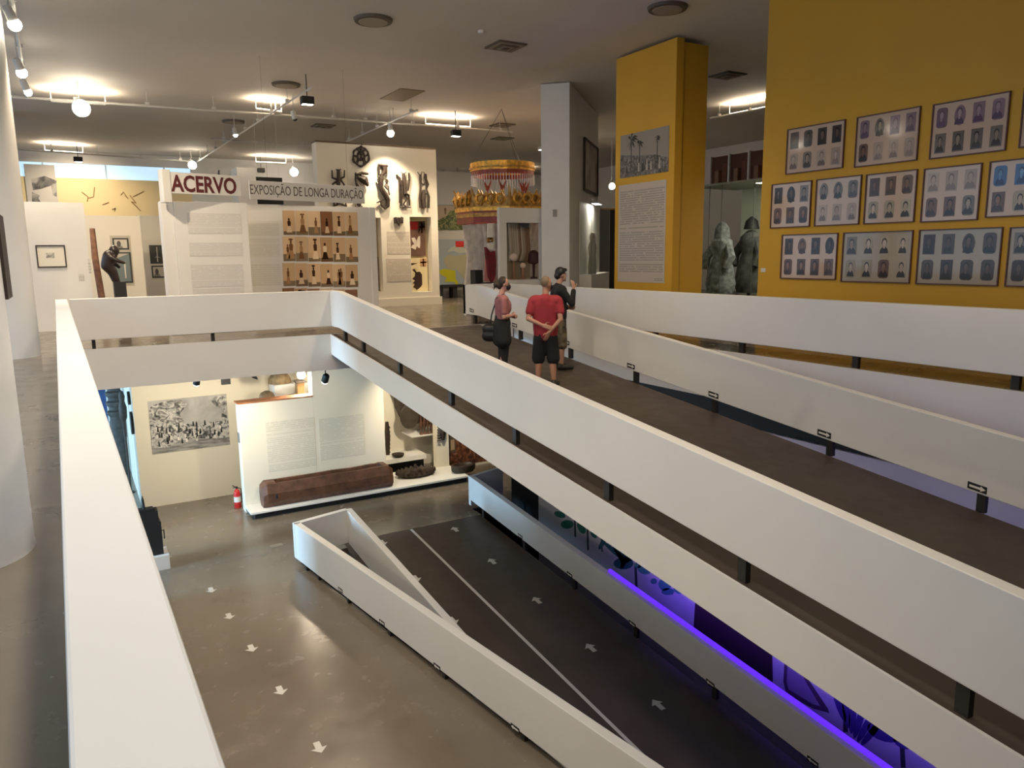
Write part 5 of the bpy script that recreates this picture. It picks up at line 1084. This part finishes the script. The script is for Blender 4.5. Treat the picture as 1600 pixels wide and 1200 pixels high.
LEGS = dict(leg_l=((-.09, 0, .90), (-.11, .02, .49), (-.12, -.02, .08), (-.15, .13, .04)), leg_r=((.09, 0, .90), (.11, .02, .49), (.13, -.02, .08), (.17, .12, .04)))
SK = lambda a: mat('skin_%d' % int(a[0]*100), a, .55)
# man in the red T-shirt, hands behind his back
x, y, z = foot(853, 604)
M1 = dict(skin=SK((.42, .22, .15)), shirt=mat('red_tshirt', (.30, .025, .035), .85, var=.12, scale=7), lower=mat('black_shorts', (.012, .011, .012), .85), shoe=mat('dark_shoe', (.02, .015, .013), .6), hair=mat('cropped_hair', (.20, .14, .09), .8), mask=mat('black_mask', (.012, .012, .014), .7))
J = dict(LEGS, head=(.015, .03, 1.655), look=.75, arm_l=((-.20, -.01, 1.40), (-.27, -.09, 1.11), (-.02, -.20, 1.01), (.9, -.15, -.25)), arm_r=((.20, -.01, 1.40), (.25, -.12, 1.10), (.07, -.20, .90), (-.45, .0, -1)), curl=.5)
shirt = [((-.17, -.005, 1.385), (.17, -.005, 1.385), .098, .098), ((-.11, 0, 1.33), (-.085, 0, .85), .115, .11), ((.11, 0, 1.33), (.085, 0, .85), .115, .11), ((0, 0, 1.36), (0, 0, .85), .13, .13), ((-.205, -.01, 1.385), (-.245, -.05, 1.22), .075, .075), ((.205, -.01, 1.385), (.235, -.06, 1.22), .075, .075), ((0, -.02, 1.44), (0, -.02, 1.40), .072, .11)]
lower = [((-.06, 0, .86), (.06, 0, .86), .115, .115), ((-.09, 0, .80), (-.12, .015, .46), .112, .108), ((.09, 0, .80), (.12, .015, .46), .112, .108)]
def hair1(mb, HP, k, M):
    mb.sphere(HP(0, -.022, .032), (.080*k, .093*k, .097*k), M, 16, 10)
person((x, y, z), (.62, .78), 1.76, 'bald man in red T-shirt and black shorts, hands behind his back on the ramp', J, M1, shirt, lower, dict(hair=hair1, mask=1))
# woman with dark bun, pink top and shoulder bag
x, y, z = foot(786, 588)
M2 = dict(skin=SK((.50, .28, .22)), shirt=mat('pink_top', (.33, .13, .135), .85, var=.1, scale=7), lower=mat('black_cloth', (.011, .011, .013), .85), shoe=mat('black_shoe', (.012, .012, .012), .6), hair=mat('dark_brown_hair', (.028, .015, .010), .6), mask=M1['mask'])
J = dict(leg_l=((-.09, 0, .90), (-.08, .05, .49), (-.07, -.06, .08), (-.08, .09, .04)), leg_r=((.09, 0, .90), (.08, .02, .49), (.08, .0, .08), (.10, .16, .04)), head=(.0, .05, 1.65), look=.15,
    arm_l=((-.19, 0, 1.39), (-.22, -.02, 1.10), (-.10, .19, 1.07), (.9, .3, 0)), arm_r=((.19, 0, 1.39), (.23, .0, 1.08), (.05, .20, 1.10), (-.9, .3, .1)), curl=.6)
shirt = [((-.15, 0, 1.38), (.15, 0, 1.38), .09, .09), ((0, 0, 1.34), (0, 0, 1.06), .135, .125), ((-.09, 0, 1.32), (-.08, 0, 1.06), .11, .105), ((.09, 0, 1.32), (.08, 0, 1.06), .11, .105), ((0, .05, 1.28), (0, .05, 1.22), .12, .12), ((-.195, 0, 1.375), (-.215, -.01, 1.16), .062, .055), ((.195, 0, 1.375), (.225, 0, 1.16), .062, .055)]
lower = [((0, 0, 1.06), (0, 0, .95), .135, .155), ((-.07, -.01, .95), (-.10, -.02, .66), .14, .15), ((.07, -.01, .95), (.10, 0, .66), .14, .15), ((-.08, .03, .66), (-.075, .0, .40), .09, .075), ((.08, .03, .66), (.08, .02, .40), .09, .075), ((-.075, .02, .45), (-.07, -.05, .10), .075, .06), ((.08, .02, .45), (.08, 0, .10), .075, .06)]
def hair2(mb, HP, k, M):
    mb.sphere(HP(0, -.03, .035), (.090*k, .100*k, .098*k), M, 16, 10); mb.sphere(HP(0, -.075, -.02), (.075*k, .06*k, .08*k), M); mb.sphere(HP(0, -.145, -.01), (.055*k, .055*k, .055*k), M); cap(mb, HP(.02, -.17, -.03), HP(.03, -.19, -.10), .02*k, .008*k, M, 2); cap(mb, HP(-.02, -.16, -.03), HP(-.03, -.2, -.07), .02*k, .006*k, M, 2)
def more2(t, T, k):
    mb = MB(); B = mats_bag = mat('black_leather', (.012, .011, .011), .45)
    mb.tube([T(p) for p in ((.12, .09, 1.38), (.14, .0, 1.475), (.05, -.10, 1.40), (-.14, -.17, 1.10), (-.20, -.20, .86))], .011, B, 6); o = mb.build('bag_strap', t, True)
    mb = MB(); cap(mb, T((-.22, -.24, .84)), T((-.16, -.12, .84)), .10*k, .10*k, B); cap(mb, T((-.22, -.24, .72)), T((-.16, -.12, .72)), .11*k, .11*k, B); remeshed(mb, 'shoulder_bag', .014, 3, t)
person((x, y, z), (.93, -.36), 1.66, 'woman in pink top and black trousers with a black shoulder bag', J, M2, shirt, lower, dict(hair=hair2, mask=1, more=more2))
# youth in black jumper, hand at the chin
x, y, z = foot(873, 577)
M3 = dict(skin=SK((.40, .23, .16)), shirt=mat('black_jumper', (.012, .011, .013), .9), lower=mat('camouflage_shorts', (.11, .09, .06), .9, var=.7, scale=11, detail=1), shoe=mat('black_trainer', (.014, .013, .014), .6), hair=mat('black_hair', (.010, .008, .008), .5), mask=M1['mask'])
J = dict(leg_l=((-.09, 0, .90), (-.09, .02, .49), (-.09, -.05, .08), (-.10, .11, .04)), leg_r=((.09, 0, .90), (.09, .04, .49), (.09, .02, .08), (.11, .18, .04)), head=(0, .05, 1.655), look=-.1,
    arm_l=((-.20, 0, 1.40), (-.24, .0, 1.10), (-.06, .2, 1.08), (.9, .3, 0)), arm_r=((.20, 0, 1.40), (.25, .16, 1.16), (.10, .24, 1.42), (-.15, -.05, 1)), curl=.7)
shirt = [((-.16, 0, 1.385), (.16, 0, 1.385), .098, .098), ((-.10, 0, 1.33), (-.085, 0, .93), .115, .115), ((.10, 0, 1.33), (.085, 0, .93), .115, .115), ((0, 0, 1.36), (0, 0, .93), .13, .125), ((-.205, 0, 1.385), (-.24, 0, 1.10), .066, .056), ((-.24, 0, 1.10), (-.08, .19, 1.08), .055, .045), ((.205, 0, 1.385), (.25, .16, 1.16), .066, .056), ((.25, .16, 1.16), (.12, .23, 1.37), .055, .045), ((0, -.01, 1.46), (0, -.01, 1.40), .07, .11)]
lower = [((-.06, 0, .92), (.06, 0, .92), .12, .12), ((-.09, 0, .88), (-.09, .02, .44), .105, .092), ((.09, 0, .88), (.09, .035, .44), .105, .092)]
def hair3(mb, HP, k, M):
    mb.sphere(HP(0, -.022, .04), (.090*k, .102*k, .092*k), M, 16, 10); mb.sphere(HP(0, -.06, -.02), (.078*k, .06*k, .07*k), M); mb.sphere(HP(0, .055, .075), (.06*k, .04*k, .035*k), M)
person((x, y, z), (.92, -.25), 1.78, 'youth in black jumper and camouflage shorts with a hand at the chin', J, M3, shirt, lower, dict(hair=hair3))
# ------------------------------------------------------------------ ceiling fittings and lamps
ZK = ZT-.37                                     # lighting track level
TRK_M = mat('white_track', (.62, .60, .56), .5)
def track(p, q, label):
    a = at_z(*p, ZK); b = at_z(*q, ZK); t = thing('lighting_track', a, label, 'lighting track')
    mb = MB(); mb.tube([a, b], .028, TRK_M, 4); mb.build('rail', t)
    n = max(2, int(math.dist(a, b)/1.6))
    for i in range(n+1):
        m_ = [a[j]+(b[j]-a[j])*(i+.3)/(n+.6) for j in range(3)]; mb = MB(); mb.tube([m_, (m_[0], m_[1], ZT)], .010, TRK_M, 5); mb.box(m_[0]-.05, m_[0]+.05, m_[1]-.03, m_[1]+.03, m_[2]+.02, m_[2]+.09, TRK_M); mb.build('hanger', t)
    return a, b
track((-40, 147), (548, 187), 'long white lighting track crossing above the ACERVO stand')
track((548, 187), (800, 206), 'white lighting track running past the carving wall')
track((300, 258), (487, 136), 'white lighting track running lengthwise over the ACERVO stand')
track((540, 222), (652, 172), 'short white lighting track above the cream carving wall')
track((-20, 230), (300, 252), 'distant white lighting track in front of the tan wall')
track((18, -10), (42, 152), 'white lighting track above the left parapet')
track((330, 217), (490, 228), 'white lighting track behind the long sign')
track((680, 268), (830, 272), 'white lighting track behind the fringed ring')
track((1110, 185), (1240, 160), 'white lighting track above the costume case')
HOT = mat('glowing_lens', (1, .90, .72), .4, emit=30.0)
HOTC = mat('glowing_lens_soft', (1, .93, .80), .4, emit=14.0)
def spot_fix(px, py, zoff, aim, power, label, r=.075, col=WARM, dark=False, lens=HOT, ang=95, blend=.7, lz_=None, globe=.0):
    P_ = at_z(px, py, ZT-zoff) if lz_ is None else lz_
    x, y, z = P_; d = Vector(aim).normalized(); t = thing('spotlight', (x, y, z), label, 'lamp')
    bm_ = BLACK if dark else TRK_M
    mb = MB(); b = Vector((x, y, z)); mb.tube([b-d*.22, b-d*.18, b-d*.02, b], [r*.6, r*.95, r, r], bm_, 14); mb.build('housing', t, True)
    mb = MB(); mb.tube([b+d*.001, b+d*.02, b+d*(.02+r*.5)], [r*.95, r*.9, r*.35], lens, 14); mb.build('lens', t, True)
    mb = MB(); mb.tube([b-d*.12, (x-d.x*.12, y-d.y*.12, ZT if lz_ is None else (ZT if z > H else ZL))], .012, bm_, 6); mb.build('yoke', t)
    if globe:
        mb = MB(); mb.sphere(b+d*.06, globe, lens, 14, 9); mb.build('bulb', t, True)
    if power:
        l = bpy.data.lights.new('spot', 'SPOT'); l.energy = power; l.color = col; l.spot_size = math.radians(ang); l.spot_blend = blend; l.shadow_soft_size = .08
        o = bpy.data.objects.new('spot_beam', l); COL.objects.link(o); o.parent = t; o.location = d*(.10+globe); o.rotation_euler = d.to_track_quat('-Z', 'Y').to_euler()
    return t
spot_fix(20, 32, .6, (.35, .35, -1), 750, 'white spotlight shining on the left parapet, first on the side track', globe=.10)
spot_fix(32, 109, .6, (.3, .45, -1), 560, 'white spotlight second on the side track', globe=.10)
spot_fix(42, 140, .6, (.35, .4, -1), 350, 'white spotlight third on the side track beside the cross track', globe=.08)
spot_fix(126, 166, .6, (.2, -.55, -1), 900, 'large glaring spotlight on the long cross track', globe=.20)
spot_fix(300, 256, .55, (.1, -.5, -1), 500, 'glaring spotlight at the far end of the lengthwise track', globe=.16)
spot_fix(459, 267, .55, (0, -.5, -1), 500, 'glaring spotlight far behind the long sign', globe=.18)
spot_fix(610, 205, .6, (.1, .25, -1), 500, 'glaring spotlight in front of the carving wall', globe=.11)
spot_fix(368, 211, .6, (.1, -.2, -1), 300, 'white twin spotlight over the ACERVO stand', lens=HOTC)
spot_fix(461, 186, .62, (.3, .1, -1), 0, 'white dome camera shaped fitting on the cross track', lens=BLACK)
_u, _z = yplane(23.5).uz(956, 289); spot_fix(0, 0, 0, (-.3, -.6, -1), 350, 'small glaring spotlight beside the yellow pillar', lz_=(_u, 23.5, _z), globe=.12)
def flood(px, py, zoff, label, power=0, aim=(0, .4, -1)):
    x, y, z = at_z(px, py, ZT-zoff); t = thing('floodlight', (x, y, z), label, 'lamp'); mb = MB(); mb.box(x-.15, x+.15, y-.10, y+.10, z-.09, z+.09, BLACK); mb.build('housing', t, bevel=.02)
    mb = MB(); mb.box(x-.12, x+.12, y-.07, y+.07, z-.10, z-.092, HOTC if power else SIGND); mb.build('lens', t); mb = MB(); mb.tube([(x, y, z+.09), (x, y, ZT)], .012, BLACK, 5); mb.build('yoke', t)
    if power:
        l = bpy.data.lights.new('spot', 'SPOT'); l.energy = power; l.color = WARM; l.spot_size = math.radians(120); l.spot_blend = .8; l.shadow_soft_size = .1; o = bpy.data.objects.new('flood_beam', l); COL.objects.link(o); o.parent = t; o.location = (0, 0, -.13); o.rotation_euler = Vector(aim).to_track_quat('-Z', 'Y').to_euler()
flood(480, 157, .6, 'black floodlight hanging above the ACERVO stand', 700, (-.1, -.2, -1))
flood(712, 208, .65, 'black floodlight aimed at the carving wall', 500, (-.35, .1, -1))
flood(122, 249, .6, 'black floodlight in front of the tan wall', 650, (0, 1, -.8))
flood(408, 266, .55, 'black floodlight far behind the long sign', 0)
flood(715, 279, .55, 'black floodlight in front of the bright white panel', 300, (0, .5, -1))
def fill_light(x, y, aim, power, label, col=WARM, ang=140, soft=.25):  # unseen lamps added to brighten parapets, ramp and far gallery
    z = ZT-.5; t = thing('floodlight', (x, y, z), label, 'lamp'); mb = MB(); mb.box(x-.2, x+.2, y-.2, y+.2, z-.05, z+.08, TRK_M); mb.build('housing', t, bevel=.02)
    mb = MB(); mb.box(x-.17, x+.17, y-.17, y+.17, z-.06, z-.051, HOTC); mb.build('lens', t); mb = MB(); mb.tube([(x, y, z+.08), (x, y, ZT)], .02, TRK_M, 6); mb.build('stem', t)
    l = bpy.data.lights.new('flood', 'SPOT'); l.energy = power; l.color = col; l.spot_size = math.radians(ang); l.spot_blend = .9; l.shadow_soft_size = soft; o = bpy.data.objects.new('flood_beam', l); COL.objects.link(o); o.parent = t; o.location = (0, 0, -.12-soft*.2); o.rotation_euler = Vector(aim).to_track_quat('-Z', 'Y').to_euler()
for x, y, aim, p, lab in ((.9, 2.5, (-.25, .1, -1), 650, 'unseen fill light added above the near end of the left parapet'), (.9, 6.5, (-.25, .1, -1), 650, 'unseen fill light added above the middle of the left parapet'), (.9, 10.5, (-.25, .1, -1), 600, 'unseen fill light added above the far half of the left parapet'),
    (2.6, 5.0, (.1, .4, -1), 430, 'unseen fill light added above the near half of the void'), (2.6, 10.5, (.1, .9, -1), 400, 'unseen fill light added above the far half of the void'), (6.4, 4.0, (0, .4, -1), 380, 'unseen fill light added above the lower part of the upper ramp'), (6.4, 8.6, (.1, .9, -1), 600, 'unseen fill light added above the upper part of the ramp'), (13.9, 21.0, (-.4, 0, -1), 700, 'unseen fill light added to brighten the gilded crown'), (15.5, 24.0, (0, .4, -1), 500, 'unseen fill light added to brighten the world map')):
    fill_light(x, y, aim, p, lab, NEUT if x < 1 else WARM)
# linear uplights on the tracks washing the ceiling
TUBE = mat('tube_lamp', (1, .93, .80), .4, emit=6)
def uplight(p, q, power, label):
    a = at_z(*p, ZK+.06); b = at_z(*q, ZK+.06); t = thing('uplight', a, label, 'lamp'); mb = MB(); mb.tube([a, b], .03, TRK_M, 6); mb.build('tray', t)
    for e_ in (a, b):
        mb = MB(); mb.tube([e_, (e_[0], e_[1], ZT)], .008, TRK_M, 4); mb.build('hanger', t)
    c = [(a[i]+b[i])/2 for i in range(3)]; mb = MB(); mb.tube([(a[0], a[1], a[2]+.035), (b[0], b[1], b[2]+.035)], .014, TUBE, 6); mb.build('tube', t)
    l = bpy.data.lights.new('uplight', 'AREA'); l.shape = 'RECTANGLE'; l.size = math.dist(a, b); l.size_y = .08; l.energy = power; l.color = WARM
    o = bpy.data.objects.new('uplight_beam', l); COL.objects.link(o); o.parent = t; o.location = (c[0]-a[0], c[1]-a[1], .07); o.rotation_euler = (math.pi, 0, math.atan2(b[1]-a[1], b[0]-a[0]))
uplight((80, 158), (165, 163), 110, 'linear uplight on the long cross track beside the glaring spotlight')
uplight((400, 171), (440, 176), 40, 'linear uplight on the cross track above the ACERVO stand')
uplight((665, 195), (735, 200), 60, 'linear uplight on the track beside the carving wall')
uplight((70, 236), (130, 240), 70, 'linear uplight in front of the tan wall')
uplight((400, 254), (447, 256), 50, 'linear uplight far behind the long sign')
uplight((1140, 180), (1215, 165), 60, 'linear uplight above the costume case')
uplight((770, 269), (830, 271), 40, 'linear uplight behind the fringed ring')
# ceiling discs and vents
DISC = mat('ceiling_disc', (.30, .25, .18), .6); RIMM = mat('vent_rim', (.10, .08, .06), .6)
for px, py, kind, lab in ((583, 30, 'd', 'round ceiling vent with a dark rim above the void'), (1043, 11, 'd', 'round ceiling vent above the yellow pillar'), (447, 131, 'd', 'round ceiling vent beside the lengthwise track'), (790, 71, 's', 'square ceiling diffuser above the upper ramp'), (1137, 117, 's', 'square ceiling diffuser between the yellow pillar and yellow wall'), (505, 196, 's', 'square ceiling diffuser behind the cross track'), (785, 195, 's', 'square ceiling diffuser beside the white angled wall'), (785, 216, 's', 'square ceiling diffuser farther behind the white angled wall'), (365, 189, 'd', 'round ceiling vent far behind the cross track')):
    x, y, _ = at_z(px, py, ZT); t = thing('ceiling_vent', (x, y, ZT), lab, 'vent'); mb = MB()
    if kind == 'd':
        mb.lathe((x, y, ZT-.05), [(.30, 0), (.34, .0), (.36, .05)], RIMM, 28); mb.build('rim', t, True); mb = MB(); mb.lathe((x, y, ZT-.065), [(.26, 0), (.27, .012)], DISC, 28); mb.build('disc', t, True)
    else:
        mb.box(x-.33, x+.33, y-.33, y+.33, ZT-.03, ZT, RIMM); mb.build('rim', t); 
        for i in range(4):
            mb = MB(); s = .28-.07*i; mb.box(x-s, x+s, y-s, y+s, ZT-.04-.012*i, ZT-.03-.012*i, DISC if i % 2 == 0 else RIMM); mb.build('louvre', t)
x, y, _ = at_z(628, 148, ZT); mb = MB(); mb.box(x-.35, x+.35, y-.75, y+.75, ZT-.02, ZT, mat('ceiling_hatch', (.22, .17, .10), .7)); tag(mb.build('ceiling_hatch'), 'brown rectangular hatch in the ceiling near the carving wall', 'hatch')
x, y, _ = at_z(752, 48, ZT); mb = MB(); mb.lathe((x, y, ZT-.06), [(.02, 0), (.06, .01), (.07, .06)], TRK_M, 14); tag(mb.build('smoke_detector', None, True), 'tiny white smoke detector on the ceiling', 'smoke detector')
# lower gallery lamps; two unseen fill spots are added under the left slab
P = yplane(19.55); u, z = P.uz(470, 583)
spot_fix(0, 0, 0, (-.05, -.7, -.6), 160, 'bright bare lamp under the slab behind the wood capped wall', lz_=(u, 19.55, z), globe=.11, ang=150)
for i, (x, y, a, p, lab) in enumerate(((-.5, 5.5, (1, .1, -.55), 130, 'unseen fill spot added under the left slab for the near part of the lower ramp'), (-.5, 10.5, (1, .1, -.55), 130, 'unseen fill spot added under the left slab for the far part of the lower ramp'), (2.2, 17.2, (0, .9, -.8), 420, 'spotlight under the slab aimed at the battle engraving'), (4.6, 15.9, (0, .9, -.9), 190, 'spotlight under the slab aimed at the text wall'), (7.9, 17.4, (.25, .8, -.8), 400, 'spotlight under the slab aimed at the niche objects'), (6.0, 19.9, (.1, .2, -1), 110, 'spotlight under the slab inside the niche'))):
    spot_fix(0, 0, 0, a, p, lab, lz_=(x, y, ZL-.3), ang=125, dark=True, lens=HOTC, col=(1, .86, .62))
mb = MB(); P = yplane(19.0); q = P.rect(345, 590, 359, 600); mb.box(q[0], q[1], 18.9, 19.0, q[2], q[3], BLACK); mb.box(q[0]+.1, q[0]+.12, 18.94, 18.96, q[3], ZL, BLACK); tag(mb.build('black_fitting'), 'black box fitting hanging under the slab in front of the engraving wall', 'fitting')
# glowing strip added for the violet light on top of the lower ramp wall
PURPL = (.16, .05, 1.0)
GLOWM = mat('violet_wall_glow', (.13, .025, .95), .4, emit=1.0)
zt_ = lambda y: LT-SR*(16.0-y)
t = thing('violet_light_strip', (XK+.12, 6, zt_(6)), 'glowing strip standing for the violet light on top of the lower ramp wall', 'painted glow')
mb = MB(); ya, yb_ = 10.6, -1.0
mb.hexa([(XK+.10, yb_, zt_(yb_)-.0), (XK+.16, yb_, zt_(yb_)), (XK+.16, ya, zt_(ya)), (XK+.10, ya, zt_(ya)), (XK+.10, yb_, zt_(yb_)+.05), (XK+.16, yb_, zt_(yb_)+.05), (XK+.16, ya, zt_(ya)+.05), (XK+.10, ya, zt_(ya)+.05)], GLOWM); mb.build('tube', t)
l = bpy.data.lights.new('violet', 'AREA'); l.shape = 'RECTANGLE'; l.size = 12; l.size_y = .1; l.energy = 85; l.color = PURPL
o = bpy.data.objects.new('violet_glow', l); COL.objects.link(o); o.parent = t; o.location = (.1, -1.5, .2); o.rotation_euler = Vector((.8, 0, .5)).to_track_quat('-Z', 'Y').to_euler()
